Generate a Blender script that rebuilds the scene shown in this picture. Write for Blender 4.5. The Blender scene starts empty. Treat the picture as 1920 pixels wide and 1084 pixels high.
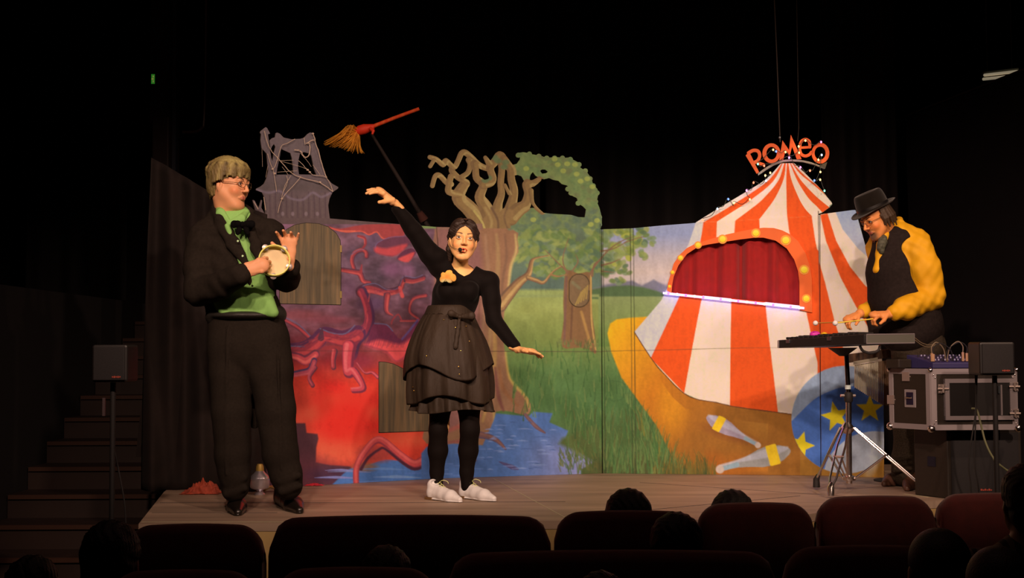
import bpy, math, random
import numpy as np
from mathutils import Vector, Matrix
# ------------------------------------------------------------------ camera
W0, H0, FPX = 1920.0, 1084.0, 2400.0
CAM = np.array([0.0, 0.0, 0.83])          # the stage floor is z = 0
pitch, roll = math.atan(118 / FPX), math.radians(0.3)
R0 = np.array([1.0, 0, 0]); FW = np.array([0, math.cos(pitch), math.sin(pitch)]); U0 = np.array([0, -math.sin(pitch), math.cos(pitch)])
CU = math.cos(roll) * U0 + math.sin(roll) * R0
CR = math.cos(roll) * R0 - math.sin(roll) * U0
scene = bpy.context.scene
col = scene.collection
cd = bpy.data.cameras.new('camera'); cam = bpy.data.objects.new('camera', cd); col.objects.link(cam)
cd.sensor_width = 36; cd.lens = 45; cd.clip_end = 100
M = Matrix.Identity(4)
for i in range(3):
    M[i][0] = CR[i]; M[i][1] = CU[i]; M[i][2] = -FW[i]; M[i][3] = CAM[i]
cam.matrix_world = M
scene.camera = cam
vs = scene.view_settings
vs.view_transform = 'Standard'; vs.look = 'None'; vs.gamma = 1; vs.use_curve_mapping = False; vs.exposure = 0
wd = bpy.data.worlds.new('dark_hall'); scene.world = wd; wd.use_nodes = True
wd.node_tree.nodes['Background'].inputs[0].default_value = (0.55, 0.45, 0.5, 1)
wd.node_tree.nodes['Background'].inputs[1].default_value = 0.003
# stage lanterns hanging above the audience, and two added fill spots
def spot(name, loc, tgt, watts, colr, deg, blend=0.5, size=0.12):
    l = bpy.data.lights.new(name, 'SPOT'); o = bpy.data.objects.new(name, l); col.objects.link(o)
    l.energy = watts; l.color = colr; l.spot_size = math.radians(deg); l.spot_blend = blend; l.shadow_soft_size = size
    o.location = loc; o.rotation_euler = (Vector(tgt) - Vector(loc)).to_track_quat('-Z', 'Y').to_euler()
    return o
for lx, ly, tx, ty, tz, w in ((2.2, .6, -1.45, 7.8, .88, 640), (-.9, .5, -1.35, 7.8, .88, 620), (-2.4, .6, .1, 8.4, .85, 540), (1.7, .5, .3, 8.5, .85, 520), (-1.7, .6, 1.75, 8.4, .82, 760), (3.4, .7, 1.95, 8.3, .84, 720)):
    spot('stage_light', (lx, ly, 4.25), (tx, ty, tz), w * .98, (1.0, 0.66, 0.50), 31, 0.7)
spot('stage_light', (-.35, .5, 4.25), (-1.05, 8.1, .45), 580, (1.0, 0.62, 0.46), 19, 0.8)  # added fill spot, brightens the shadowed red area low on the left
spot('stage_light', (.2, .6, 4.25), (1.98, 8.35, .70), 760, (1.0, 0.66, 0.50), 21, 0.8)  # added fill spot, brightens the ball and the right end panel
spot('stage_light', (4.4, 4.6, 4.2), (0.9, 8.3, 0.4), 230, (1.0, 0.64, 0.44), 60, 0.7)
hl = bpy.data.lights.new('seat_rim_fill', 'AREA'); ho = bpy.data.objects.new('seat_rim_fill', hl); col.objects.link(ho)
hl.shape = 'RECTANGLE'; hl.size = 5; hl.size_y = 1.2; hl.energy = 7; hl.color = (1.0, .5, .4); ho.location = (0, 5.6, 5.1)  # added unseen area light, puts a reddish rim on the seat tops
ILL = np.array([0.88, 0.57, 0.44])       # colour and strength of the lantern light on the set

def lin(c):
    c = np.asarray(c, float) / 255.0
    return np.where(c <= 0.04045, c / 12.92, ((c + 0.055) / 1.055) ** 2.4)
def alb(r, g, b, m=0.88):
    return np.clip(lin((r, g, b)) / ILL, 0.002, m)
def at(px, py, Y):
    d = FW * FPX + CR * (px - 960) + CU * (542 - py)
    return CAM + d * ((Y - CAM[1]) / d[1])
def flo(px, py, z=0.0):
    d = FW * FPX + CR * (px - 960) + CU * (542 - py)
    return CAM + d * ((z - CAM[2]) / d[2])
def nv(v):
    v = np.asarray(v, float); return v / (np.linalg.norm(v) + 1e-12)

# ------------------------------------------------------------------ materials
def mat(name, c, rough=0.6, metal=0.0, noise=0.0, nscale=6.0, bump=0.0, bscale=60.0, emit=0.0, stretch=(1, 1, 1), spec=0.5, sheen=0.0, alpha=1.0):
    m = bpy.data.materials.new(name); m.use_nodes = True
    nt = m.node_tree; b = nt.nodes['Principled BSDF']
    c = tuple(float(x) for x in c)
    b.inputs['Base Color'].default_value = (*c, 1); b.inputs['Roughness'].default_value = rough; b.inputs['Metallic'].default_value = metal
    b.inputs['Specular IOR Level'].default_value = spec
    if sheen: b.inputs['Sheen Weight'].default_value = sheen
    if alpha < 1: b.inputs['Alpha'].default_value = alpha
    if emit:
        b.inputs['Emission Color'].default_value = (*c, 1); b.inputs['Emission Strength'].default_value = emit
    tc = nt.nodes.new('ShaderNodeTexCoord'); mp = nt.nodes.new('ShaderNodeMapping'); mp.inputs['Scale'].default_value = stretch
    nt.links.new(tc.outputs['Object'], mp.inputs[0])
    if noise:
        n = nt.nodes.new('ShaderNodeTexNoise'); n.inputs['Scale'].default_value = nscale; n.inputs['Detail'].default_value = 5
        nt.links.new(mp.outputs[0], n.inputs['Vector'])
        r = nt.nodes.new('ShaderNodeValToRGB')
        r.color_ramp.elements[0].position = 0.3; r.color_ramp.elements[1].position = 0.7
        r.color_ramp.elements[0].color = (*[x * (1 - noise) for x in c], 1)
        r.color_ramp.elements[1].color = (*[min(1, x * (1 + noise)) for x in c], 1)
        nt.links.new(n.outputs[0], r.inputs[0]); nt.links.new(r.outputs[0], b.inputs['Base Color'])
    if bump:
        n2 = nt.nodes.new('ShaderNodeTexNoise'); n2.inputs['Scale'].default_value = bscale; n2.inputs['Detail'].default_value = 4
        nt.links.new(mp.outputs[0], n2.inputs['Vector'])
        bp = nt.nodes.new('ShaderNodeBump'); bp.inputs['Strength'].default_value = bump; bp.inputs['Distance'].default_value = 0.01
        nt.links.new(n2.outputs[0], bp.inputs['Height']); nt.links.new(bp.outputs[0], b.inputs['Normal'])
    return m
def matv(name, rough=0.7, bump=0.0, bscale=80.0, spec=0.3, sss=0.0, stretch=(1, 1, 1)):
    m = mat(name, (0.5, 0.5, 0.5), rough, bump=bump, bscale=bscale, spec=spec, stretch=stretch)
    nt = m.node_tree; a = nt.nodes.new('ShaderNodeVertexColor'); a.layer_name = 'paint'
    nt.links.new(a.outputs[0], nt.nodes['Principled BSDF'].inputs['Base Color'])
    if sss:
        b = nt.nodes['Principled BSDF']; b.inputs['Subsurface Weight'].default_value = sss
        b.inputs['Subsurface Radius'].default_value = (0.012, 0.004, 0.002); b.inputs['Subsurface Scale'].default_value = 1.0
    return m

# ------------------------------------------------------------------ objects
def tag(o, label=None, cat=None, group=None, kind=None):
    if label: o['label'] = label
    if cat: o['category'] = cat
    if group: o['group'] = group
    if kind: o['kind'] = kind
    return o
def empty(name, loc, label, cat, group=None):
    o = bpy.data.objects.new(name, None); col.objects.link(o); o.location = [float(x) for x in loc]; o.empty_display_size = 0.1
    return tag(o, label, cat, group)
def link(name, me, m, parent=None):
    o = bpy.data.objects.new(name, me); col.objects.link(o)
    if m is not None: me.materials.append(m)
    if parent is not None:
        o.parent = parent
        p = parent; off = Vector((0, 0, 0))
        while p is not None: off += Vector(p.location); p = p.parent
        o.matrix_parent_inverse = Matrix.Translation(-off) if parent.type == 'EMPTY' and parent.parent is None else Matrix.Identity(4)
    return o
def npmesh(name, V, F, m=None, parent=None, cols=None, smooth=True):
    V = np.asarray(V, float); me = bpy.data.meshes.new(name)
    if isinstance(F, np.ndarray):
        n, k = F.shape
        me.vertices.add(len(V)); me.vertices.foreach_set('co', V.astype(np.float32).ravel())
        me.loops.add(n * k); me.loops.foreach_set('vertex_index', F.astype(np.int32).ravel())
        me.polygons.add(n); me.polygons.foreach_set('loop_start', np.arange(0, n * k, k, dtype=np.int32))
        me.update(calc_edges=True)
    else:
        me.from_pydata([tuple(v) for v in V], [], [tuple(int(i) for i in f) for f in F]); me.update()
    me.polygons.foreach_set('use_smooth', np.full(len(me.polygons), bool(smooth)))
    if cols is not None:
        ca = me.color_attributes.new('paint', 'FLOAT_COLOR', 'POINT')
        ca.data.foreach_set('color', np.concatenate([cols, np.ones((len(cols), 1))], 1).astype(np.float32).ravel())
    me.validate()
    return link(name, me, m, parent)
class MB:
    """collects simple shapes into one mesh"""
    def __init__(s): s.v = []; s.f = []
    def add(s, V, F):
        n = len(s.v); s.v += [tuple(map(float, v)) for v in V]; s.f += [tuple(int(i) + n for i in f) for f in F]; return s
    def hexa(s, b, t):
        return s.add(list(b) + list(t), [(3, 2, 1, 0), (4, 5, 6, 7), (0, 1, 5, 4), (1, 2, 6, 5), (2, 3, 7, 6), (3, 0, 4, 7)])
    def box(s, c, d, rz=0.0, R=None):
        c = np.array(c, float); x, y, z = [q / 2 for q in d]
        if R is None:
            R = np.array([[math.cos(rz), -math.sin(rz), 0], [math.sin(rz), math.cos(rz), 0], [0, 0, 1]])
        P = [c + R @ np.array(p) for p in ((-x, -y, -z), (x, -y, -z), (x, y, -z), (-x, y, -z), (-x, -y, z), (x, -y, z), (x, y, z), (-x, y, z))]
        return s.hexa(P[:4], P[4:])
    def tube(s, pts, r, n=10, closed=False):
        P = [np.array(p, float) for p in pts]; m = len(P)
        rr = r if isinstance(r, (list, tuple)) else [r] * m
        base = len(s.v); prev = None; V = []
        for i in range(m):
            a = P[(i - 1) % m] if (closed or i > 0) else P[0]; b = P[(i + 1) % m] if (closed or i < m - 1) else P[-1]
            t = nv(b - a)
            if prev is None:
                q = np.array([0, 0, 1.0]) if abs(t[2]) < 0.9 else np.array([1.0, 0, 0]); u = nv(np.cross(t, q))
            else:
                u = nv(prev - t * np.dot(prev, t))
            prev = u; w = np.cross(t, u)
            for k in range(n):
                an = 2 * math.pi * k / n
                V.append(P[i] + rr[i] * (math.cos(an) * u + math.sin(an) * w))
        F = []
        for i in range(m if closed else m - 1):
            j = (i + 1) % m
            for k in range(n):
                F.append((i * n + k, i * n + (k + 1) % n, j * n + (k + 1) % n, j * n + k))
        if not closed: F.append(tuple(range(n))[::-1]); F.append(tuple((m - 1) * n + k for k in range(n)))
        return s.add(V, F)
    def lathe(s, c, prof, n=24, axis=(0, 0, 1)):
        c = np.array(c, float); w = nv(axis); q = np.array([1.0, 0, 0]) if abs(w[0]) < 0.9 else np.array([0, 1.0, 0])
        u = nv(np.cross(w, q)); v = np.cross(w, u); V = []
        for (r, z) in prof:
            for k in range(n):
                a = 2 * math.pi * k / n; V.append(c + w * z + r * (math.cos(a) * u + math.sin(a) * v))
        m = len(prof); F = [(i * n + k, i * n + (k + 1) % n, (i + 1) * n + (k + 1) % n, (i + 1) * n + k) for i in range(m - 1) for k in range(n)]
        F.append(tuple(range(n))[::-1]); F.append(tuple((m - 1) * n + k for k in range(n)))
        return s.add(V, F)
    def ball(s, c, r, n=12):
        rr = r if isinstance(r, (list, tuple)) else (r, r, r)
        V = []; m = n // 2 + 1
        for i in range(m + 1):
            th = math.pi * i / m
            for k in range(n):
                a = 2 * math.pi * k / n
                V.append((c[0] + rr[0] * math.sin(th) * math.cos(a), c[1] + rr[1] * math.sin(th) * math.sin(a), c[2] + rr[2] * math.cos(th)))
        F = [(i * n + k, (i + 1) * n + k, (i + 1) * n + (k + 1) % n, i * n + (k + 1) % n) for i in range(m) for k in range(n)]
        return s.add(V, F)
    def build(s, name, m, parent=None, smooth=False, bevel=0.0):
        o = npmesh(name, np.array(s.v), s.f, m, parent, smooth=smooth)
        if smooth: 
            try: o.data.set_sharp_from_angle(angle=math.radians(40))
            except Exception: pass
        if bevel:
            b = o.modifiers.new('bevel', 'BEVEL'); b.width = bevel; b.segments = 2; b.limit_method = 'ANGLE'
        return o

# ------------------------------------------------------------------ modelling by distance fields
class Sdf:
    def __init__(s): s.p = []; s.disp = None
    def rc(s, a, b, ra, rb, k=0.01, op=1, n=None, f=1.0, c=None):
        a = np.array(a, float); b = np.array(b, float); R = max(ra, rb) * 1.05
        s.p.append(('rc', (a, b, ra, rb, None if n is None else nv(n), f), op, k, np.minimum(a, b) - R, np.maximum(a, b) + R, c)); return s
    def ch(s, pts, rs, k=0.01, op=1, n=None, f=1.0, c=None):
        for i in range(len(pts) - 1): s.rc(pts[i], pts[i + 1], rs[i], rs[i + 1], k, op, n, f, c)
        return s
    def el(s, c0, r, Rm=None, k=0.01, op=1, c=None):
        c0 = np.array(c0, float); r = np.array(r, float); R = r.max()
        s.p.append(('el', (c0, r, np.eye(3) if Rm is None else Rm), op, k, c0 - R, c0 + R, c)); return s
    def poly(s, pts, y0, y1, k=0.004, op=-1, c=None):
        p = np.array(pts, float)
        s.p.append(('po', (p, y0, y1), op, k, np.array([p[:, 0].min(), y0, p[:, 1].min()]), np.array([p[:, 0].max(), y1, p[:, 1].max()]), c)); return s
    def below(s, z, k=0.002):
        s.p.append(('hz', (z,), -1, k, np.array([-99, -99, -99.]), np.array([99, 99, z]), None)); return s
    @staticmethod
    def dist(t, a, P):
        if t == 'rc':
            A, B, ra, rb, n, f = a; Q = P - A; BA = B - A
            if n is not None:
                Q = Q + np.outer(Q @ n, n) * (f - 1); BA = BA + n * (BA @ n) * (f - 1)
            h = np.clip((Q @ BA) / max(BA @ BA, 1e-9), 0, 1)
            return np.linalg.norm(Q - h[:, None] * BA, axis=1) - (ra + (rb - ra) * h)
        if t == 'el':
            c0, r, R = a; q = (P - c0) @ R
            k0 = np.linalg.norm(q / r, axis=1); k1 = np.linalg.norm(q / (r * r), axis=1) + 1e-9
            return np.where(k0 < 0.05, -r.min(), k0 * (k0 - 1) / k1)
        if t == 'po':
            p, y0, y1 = a; x = P[:, 0]; z = P[:, 2]; d = np.full(len(P), 1e9); ins = np.zeros(len(P), bool)
            for i in range(len(p)):
                x1, z1 = p[i]; x2, z2 = p[(i + 1) % len(p)]; ex, ez = x2 - x1, z2 - z1
                h = np.clip(((x - x1) * ex + (z - z1) * ez) / (ex * ex + ez * ez + 1e-12), 0, 1)
                d = np.minimum(d, (x - x1 - h * ex) ** 2 + (z - z1 - h * ez) ** 2)
                c = (z1 > z) != (z2 > z); c &= x < (x2 - x1) * (z - z1) / (z2 - z1 + 1e-12) + x1; ins ^= c
            d = np.sqrt(d) * np.where(ins, -1, 1)
            return np.maximum(d, np.maximum(y0 - P[:, 1], P[:, 1] - y1))
        if t == 'hz': return P[:, 2] - a[0]
    def ev(s, P, mg=None):
        d = np.full(len(P), 1.0)
        lo, hi = P.min(0), P.max(0)
        for (t, a, op, k, plo, phi, c) in s.p:
            if mg is not None and (np.any(plo - mg > hi) or np.any(phi + mg < lo)): continue
            e = s.dist(t, a, P)
            if op > 0:
                h = np.clip(0.5 + 0.5 * (d - e) / k, 0, 1); d = d * (1 - h) + e * h - k * h * (1 - h)
            else:
                h = np.clip(0.5 - 0.5 * (d + e) / k, 0, 1); d = d * (1 - h) - e * h + k * h * (1 - h)
        if s.disp is not None: d = d + s.disp(P)
        return d
    def mesh(s, h):
        lo = np.min([q[4] for q in s.p if q[2] > 0], 0) - 3 * h; hi = np.max([q[5] for q in s.p if q[2] > 0], 0) + 3 * h
        B = 8; nb = np.ceil((hi - lo) / (B * h)).astype(int) + 1
        g = np.stack(np.meshgrid(*[np.arange(n) for n in nb], indexing='ij'), -1).reshape(-1, 3)
        cen = lo + (g + 0.5) * B * h
        dc = np.concatenate([s.ev(q) for q in np.array_split(cen, max(1, len(cen) // 20000))])
        g = g[np.abs(dc) < B * h * 0.87 * 2.0]
        loc = np.stack(np.meshgrid(*[np.arange(B + 1)] * 3, indexing='ij'), -1).reshape(-1, 3)
        N = np.int64(1 << 20)
        key = lambda c: (c[..., 0] * N + c[..., 1]) * N + c[..., 2]
        VK = []; VP = []; EK = []
        corners = [(i, j, k) for i in (0, 1) for j in (0, 1) for k in (0, 1)]
        edges = [(a, b) for a in range(8) for b in range(a + 1, 8) if sum(abs(corners[a][t] - corners[b][t]) for t in range(3)) == 1]
        for gi in np.array_split(g, max(1, len(g) // 24)):
            if len(gi) == 0: continue
            idx = gi[:, None, :] * B + loc[None]
            P = lo + idx.reshape(-1, 3) * h
            D = s.ev(P, mg=0.05).reshape(-1, B + 1, B + 1, B + 1)
            C = np.stack([D[:, i:i + B, j:j + B, k:k + B] for (i, j, k) in corners], -1)
            S = C < 0; act = S.any(-1) & ~S.all(-1)
            w = np.argwhere(act)
            if len(w) == 0: continue
            cv_ = C[act]; cell = gi[w[:, 0]] * B + w[:, 1:]
            acc = np.zeros((len(w), 3)); cnt = np.zeros(len(w))
            for a, b in edges:
                da, db = cv_[:, a], cv_[:, b]; x = (da < 0) != (db < 0)
                t = np.where(x, da / np.where(x, da - db, 1), 0)
                pa = np.array(corners[a], float); pb = np.array(corners[b], float)
                acc += np.where(x[:, None], pa + t[:, None] * (pb - pa), 0); cnt += x
            VK.append(key(cell)); VP.append(lo + (cell + acc / cnt[:, None]) * h)
            for ax in range(3):
                cb = corners.index(tuple(int(t == ax) for t in range(3)))
                x = (cv_[:, 0] < 0) != (cv_[:, cb] < 0)
                EK.append((ax, cell[x], cv_[x, 0] < 0))
        K = np.concatenate(VK); V = np.concatenate(VP); o = np.argsort(K); K = K[o]; V = V[o]
        Fs = []
        for ax, c, neg in EK:
            if len(c) == 0: continue
            u = np.zeros(3, int); v = np.zeros(3, int); u[(ax + 1) % 3] = 1; v[(ax + 2) % 3] = 1
            q = [key(c - u - v), key(c - v), key(c), key(c - u)]
            ids = [np.clip(np.searchsorted(K, k), 0, len(K) - 1) for k in q]
            ok = np.all([K[i] == k for i, k in zip(ids, q)], 0)
            f = np.stack(ids, -1)[ok]; ng = neg[ok]
            f[~ng] = f[~ng][:, ::-1]; Fs.append(f)
        return V, np.concatenate(Fs)
    def build(s, name, h, m, parent=None, base=None, paints=None):
        V, F = s.mesh(h)
        cols = None
        if base is not None:
            cols = np.tile(np.array(base, float), (len(V), 1))
            for (t, a, c, soft) in (paints or []):
                d = s.dist(t, a, V); al = np.clip(0.5 - d / (2 * soft), 0, 1)[:, None]
                cols = cols * (1 - al) + np.array(c) * al
        return npmesh(name, V, F, m, parent, cols)
rng = np.random.RandomState(7)
random.seed(5)
# ------------------------------------------------------------------ the painted set: brush tools
PX0, PY0, PX1, PY1 = 465, 225, 1685, 935
CV = np.zeros((PY1 - PY0, PX1 - PX0, 3)); CV[:] = (95, 60, 75)
GY, GX = np.mgrid[PY0:PY1, PX0:PX1].astype(float)
def T(x0, y0, s):
    return lambda *p: [(x0 + p[i] / s, y0 + p[i + 1] / s) for i in range(0, len(p), 2)]
def PP(*p): return [(p[i], p[i + 1]) for i in range(0, len(p), 2)]
def smooth(pts, n=5, closed=True):
    p = np.array(pts, float); m = len(p); out = []
    for i in range(m if closed else m - 1):
        if closed: a, b, c, d = p[(i - 1) % m], p[i], p[(i + 1) % m], p[(i + 2) % m]
        else: a, b, c, d = p[max(i - 1, 0)], p[i], p[i + 1], p[min(i + 2, m - 1)]
        for j in range(n):
            t = j / n
            out.append(0.5 * ((2 * b) + (c - a) * t + (2 * a - 5 * b + 4 * c - d) * t * t + (3 * b - a - 3 * c + d) * t ** 3))
    if not closed: out.append(p[-1])
    return np.array(out)
def window(pts, pad):
    p = np.array(pts); x0 = max(int(p[:, 0].min() - pad) - PX0, 0); x1 = min(int(p[:, 0].max() + pad) + 2 - PX0, CV.shape[1])
    y0 = max(int(p[:, 1].min() - pad) - PY0, 0); y1 = min(int(p[:, 1].max() + pad) + 2 - PY0, CV.shape[0])
    return slice(y0, max(y1, y0)), slice(x0, max(x1, x0))
def sdpoly(p, X, Y):
    d = np.full(X.shape, 1e9); ins = np.zeros(X.shape, bool)
    for i in range(len(p)):
        x1, y1 = p[i]; x2, y2 = p[(i + 1) % len(p)]; ex, ey = x2 - x1, y2 - y1
        h = np.clip(((X - x1) * ex + (Y - y1) * ey) / (ex * ex + ey * ey + 1e-12), 0, 1)
        np.minimum(d, (X - x1 - h * ex) ** 2 + (Y - y1 - h * ey) ** 2, out=d)
        ins ^= ((y1 > Y) != (y2 > Y)) & (X < (x2 - x1) * (Y - y1) / (y2 - y1 + 1e-12) + x1)
    return np.sqrt(d) * np.where(ins, 1, -1)
def sdline(p, w, X, Y):
    best = np.full(X.shape, -1e9)
    for i in range(len(p) - 1):
        x1, y1 = p[i]; x2, y2 = p[i + 1]; ex, ey = x2 - x1, y2 - y1
        h = np.clip(((X - x1) * ex + (Y - y1) * ey) / (ex * ex + ey * ey + 1e-12), 0, 1)
        np.maximum(best, w[i] + (w[i + 1] - w[i]) * h - np.sqrt((X - x1 - h * ex) ** 2 + (Y - y1 - h * ey) ** 2), out=best)
    return best
def put(sl, a, c):
    if callable(c): c = c(GX[sl], GY[sl])
    a = a[..., None]; CV[sl] = CV[sl] * (1 - a) + np.asarray(c, float) * a
def fill(pts, c, sm=0, soft=1.0, al=1.0):
    p = smooth(pts, sm) if sm else np.array(pts, float)
    sl = window(p, soft + 1)
    put(sl, np.clip(0.5 + sdpoly(p, GX[sl], GY[sl]) / soft, 0, 1) * al, c)
def wid(w, n):
    return np.interp(np.linspace(0, 1, n), np.linspace(0, 1, len(w)), w) / 2 if hasattr(w, '__len__') else np.full(n, w / 2)
def stroke(pts, w, c, sm=4, soft=1.0, al=1.0, off=(0, 0)):
    p = smooth(pts, sm, False) if sm and len(pts) > 2 else np.array(pts, float)
    p = p + np.array(off); ww = wid(w, len(p))
    sl = window(p, ww.max() + soft + 1)
    put(sl, np.clip(0.5 + sdline(p, ww, GX[sl], GY[sl]) / soft, 0, 1) * al, c)
def blob(x, y, rx, ry, c, soft=0.5, al=1.0, ang=0.0):
    r = max(rx, ry) * 1.6; sl = window([(x - r, y - r), (x + r, y + r)], 1)
    X, Y = GX[sl] - x, GY[sl] - y; ca, sa = math.cos(ang), math.sin(ang)
    q = np.sqrt(((X * ca + Y * sa) / rx) ** 2 + ((-X * sa + Y * ca) / ry) ** 2)
    put(sl, np.clip((1 - q) / soft + 0.5, 0, 1) * al, c)
def vnoise(sx, sy, seed):
    r = np.random.RandomState(seed); H, W = CV.shape[:2]; g = r.rand(int(H / sy) + 3, int(W / sx) + 3)
    y = np.arange(H) / sy; x = np.arange(W) / sx; yi = y.astype(int); xi = x.astype(int)
    fy = (y - yi)[:, None]; fx = (x - xi)[None]; fy = fy * fy * (3 - 2 * fy); fx = fx * fx * (3 - 2 * fx)
    a = g[np.ix_(yi, xi)]; b = g[np.ix_(yi, xi + 1)]; c = g[np.ix_(yi + 1, xi)]; d = g[np.ix_(yi + 1, xi + 1)]
    return (a * (1 - fx) + b * fx) * (1 - fy) + (c * (1 - fx) + d * fx) * fy
def grad(stops):
    ys = [s[0] for s in stops]; cs = np.array([s[1] for s in stops], float)
    return lambda X, Y: np.stack([np.interp(Y, ys, cs[:, k]) for k in range(3)], -1)
BW = [1.35]
def branch(pts, w, base, hi, lo, off=(-1.0, -1.0), sm=4):
    w = np.array(w if hasattr(w, '__len__') else [w, w], float) * BW[0]; wm = np.mean(w) / 8
    stroke(pts, w, lo, sm); ww = np.array(w if hasattr(w, '__len__') else [w, w], float)
    stroke(pts, ww * 0.72, base, sm, off=(off[0] * wm, off[1] * wm), soft=2)
    stroke(pts, ww * 0.28, hi, sm, off=(off[0] * wm * 2.2, off[1] * wm * 2.2), soft=2, al=0.8)

# ---- left panel: purple night sky, twisted roots, red glow
L = (PX0, 826)
n1 = vnoise(40, 25, 1); n2 = vnoise(14, 9, 2); n3 = vnoise(5, 16, 3)
g = grad([(380, (128, 84, 90)), (430, (114, 74, 84)), (520, (98, 66, 76)), (600, (106, 60, 68)), (645, (124, 50, 56)), (675, (148, 48, 48)), (700, (190, 46, 38)), (725, (224, 50, 38)), (780, (236, 56, 40)), (850, (234, 74, 50)), (880, (180, 52, 44))])
sel = GX < 826
CV[sel] = g(GX, GY)[sel]
k = (np.clip((GY - 640) / 50, 0, 1) * sel)[..., None]
CV[:] = CV + (1 - k) * sel[..., None] * ((n1 - 0.5)[..., None] * np.array([44, 26, 28.]) + (n2 - 0.5)[..., None] * np.array([26, 18, 22.]) + (vnoise(7, 4, 31) - .5)[..., None] * np.array([16, 12, 14.])) + k * (n1 - 0.5)[..., None] * np.array([20, 34, 18.])
blob(645, 790, 40, 50, (240, 38, 28), 0.9, 0.55); blob(560, 760, 30, 60, (235, 85, 60), 0.9, 0.5); blob(625, 850, 50, 22, (236, 92, 62), 0.9, 0.6)
for (x, y, rx, ry, c) in ((560, 590, 50, 9, (140, 60, 62)), (620, 600, 45, 7, (136, 58, 66)), (735, 505, 18, 14, (140, 78, 108)), (765, 508, 12, 14, (150, 88, 116)), (655, 540, 16, 18, (122, 78, 98)), (663, 480, 12, 9, (88, 66, 84)), (600, 640, 60, 12, (124, 44, 54)), (700, 570, 25, 14, (90, 58, 88)), (520, 420, 30, 10, (150, 92, 112)), (700, 455, 12, 20, (92, 66, 88))):
    blob(x, y, rx, ry, c, 1.0, 0.6)
A = T(500, 380, 3.3875)
RB, RH, RL, RO = (144, 50, 54), (198, 78, 70), (84, 44, 56), (102, 86, 112)
fill(A(390,150, 470,165, 620,140, 850,140, 870,215, 770,235, 740,228, 705,185, 655,205, 600,182, 500,188, 440,175), (160, 60, 58), 3, 2)
stroke(A(400,160, 500,186, 600,182, 650,204, 700,186, 745,230, 850,216), 2.4, (206, 80, 64)); stroke(A(470,180, 560,182), 3, (215, 92, 70))
fill(A(690,290, 705,255, 780,225, 880,215, 925,240, 880,290, 800,342, 690,318), (104, 52, 66), 3); fill(A(690,280, 760,290, 890,262, 860,310, 800,340, 695,318), (188, 64, 66), 3, 5); stroke(A(690,290, 705,255, 780,222, 870,214), 1.0, (112, 88, 124))
fill(A(828,360, 860,312, 920,290, 950,320, 900,370), (96, 44, 62), 3); fill(A(835,360, 880,335, 940,315, 900,378), (200, 70, 68), 3, 3)
stroke(A(580,212, 620,222, 628,258, 612,290), 4.5, RB); stroke(A(582,218, 618,230, 622,260), 1.6, RH)
branch(A(556,422, 543,370, 560,325, 605,303, 634,320, 636,345), 6, RB, RH, RL); stroke(A(540,330, 575,305, 620,296), 1.2, RO)
branch(A(474,425, 560,440, 592,450, 612,495, 655,505), (6, 9, 5), RB, RH, RL, (0, 1)); stroke(A(604,395, 598,440), (2, 6), RB)
branch(A(1000,472, 930,492, 872,490, 845,545, 760,568, 690,550, 640,545, 603,565), (5, 7, 9, 14, 17), RB, RH, RL, (0, 1.4)); stroke(A(596,560, 612,530, 690,514, 760,550, 835,542, 870,470, 940,478, 990,460), 1.3, RO)
branch(A(765,590, 758,685, 795,716), (10, 7, 2), RB, RH, RL, (1, 0)); stroke(A(845,540, 862,595), (6, 7), (206, 74, 72)); stroke(A(872,462, 876,500), (1, 4), RL)
branch(A(1010,588, 930,610, 908,690, 965,742, 850,748), (6, 5, 4, 3), RB, RH, RL, (0, 1)); stroke(A(793,770, 800,745, 835,710, 858,748), 2.6, RB)
branch(A(608,560, 640,640, 655,740, 620,820, 560,880, 530,960), (12, 13, 15, 18, 22), (136, 44, 60), (196, 66, 72), (76, 38, 62), (-1, .4))
fill(A(640,880, 665,790, 700,765, 770,782, 800,815, 850,868, 905,820, 965,750, 960,840, 890,970, 820,1012, 765,955, 700,930, 620,905), (108, 40, 62), 3)
fill(A(640,895, 720,870, 850,900, 940,850, 890,965, 820,1010, 765,953, 700,928, 622,903), (226, 76, 76), 3, 7)
stroke(A(685,768, 760,775, 800,815), 2, RO); stroke(A(860,868, 905,815, 960,745), 3, (92, 72, 122), soft=3)
for i in range(26):
    x = 690 + i * 3.0; y = 622 + 8 * abs(math.sin(i)); stroke([(x, y), (x - 7, y + 22)], 1.2, (84, 34, 60), al=0.35, soft=2)
branch(A(60,720, 190,790, 265,850, 300,880), (4, 6, 10), (150, 52, 60), (200, 70, 70), RL); stroke(A(90,718, 200,772, 290,862), 1.6, RO)
branch(A(100,935, 240,925, 320,880, 370,835, 480,860, 580,830), (16, 22, 20, 22), (146, 46, 56), (196, 64, 64), (84, 38, 64), (0, 1.2)); stroke(A(340,800, 420,830, 500,832, 560,780), 2, RO); stroke(A(140,912, 240,915), 2, RO); stroke(A(345,860, 352,800), (12, 3), RL)
rq = np.random.RandomState(3)
for (xa, ya, xb, yb, hw) in ((545, 655, 606, 632, 10), (606, 632, 655, 636, 12), (655, 636, 684, 612, 12), (684, 612, 692, 560, 8), (690, 548, 745, 546, 5), (650, 650, 655, 700, 8)):
    for i in range(34):
        t = rq.rand(); x = xa + (xb - xa) * t; y = ya + (yb - ya) * t + rq.uniform(-.6, .6) * hw; l = rq.uniform(5, 12); dx, dy = nv([xb - xa, yb - ya, 0])[:2] * l
        stroke([(x, y), (x + dx, y + dy - 1)], (1.6, .6), ((96, 38, 56), (170, 58, 62), (120, 40, 58), (190, 74, 70))[rq.randint(4)], sm=0, al=.5)
A2 = T(500, 640, 3.6125)
fill(A2(380,40, 480,30, 540,70, 430,60, 370,100), (150, 48, 52), 3, 3)
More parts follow.
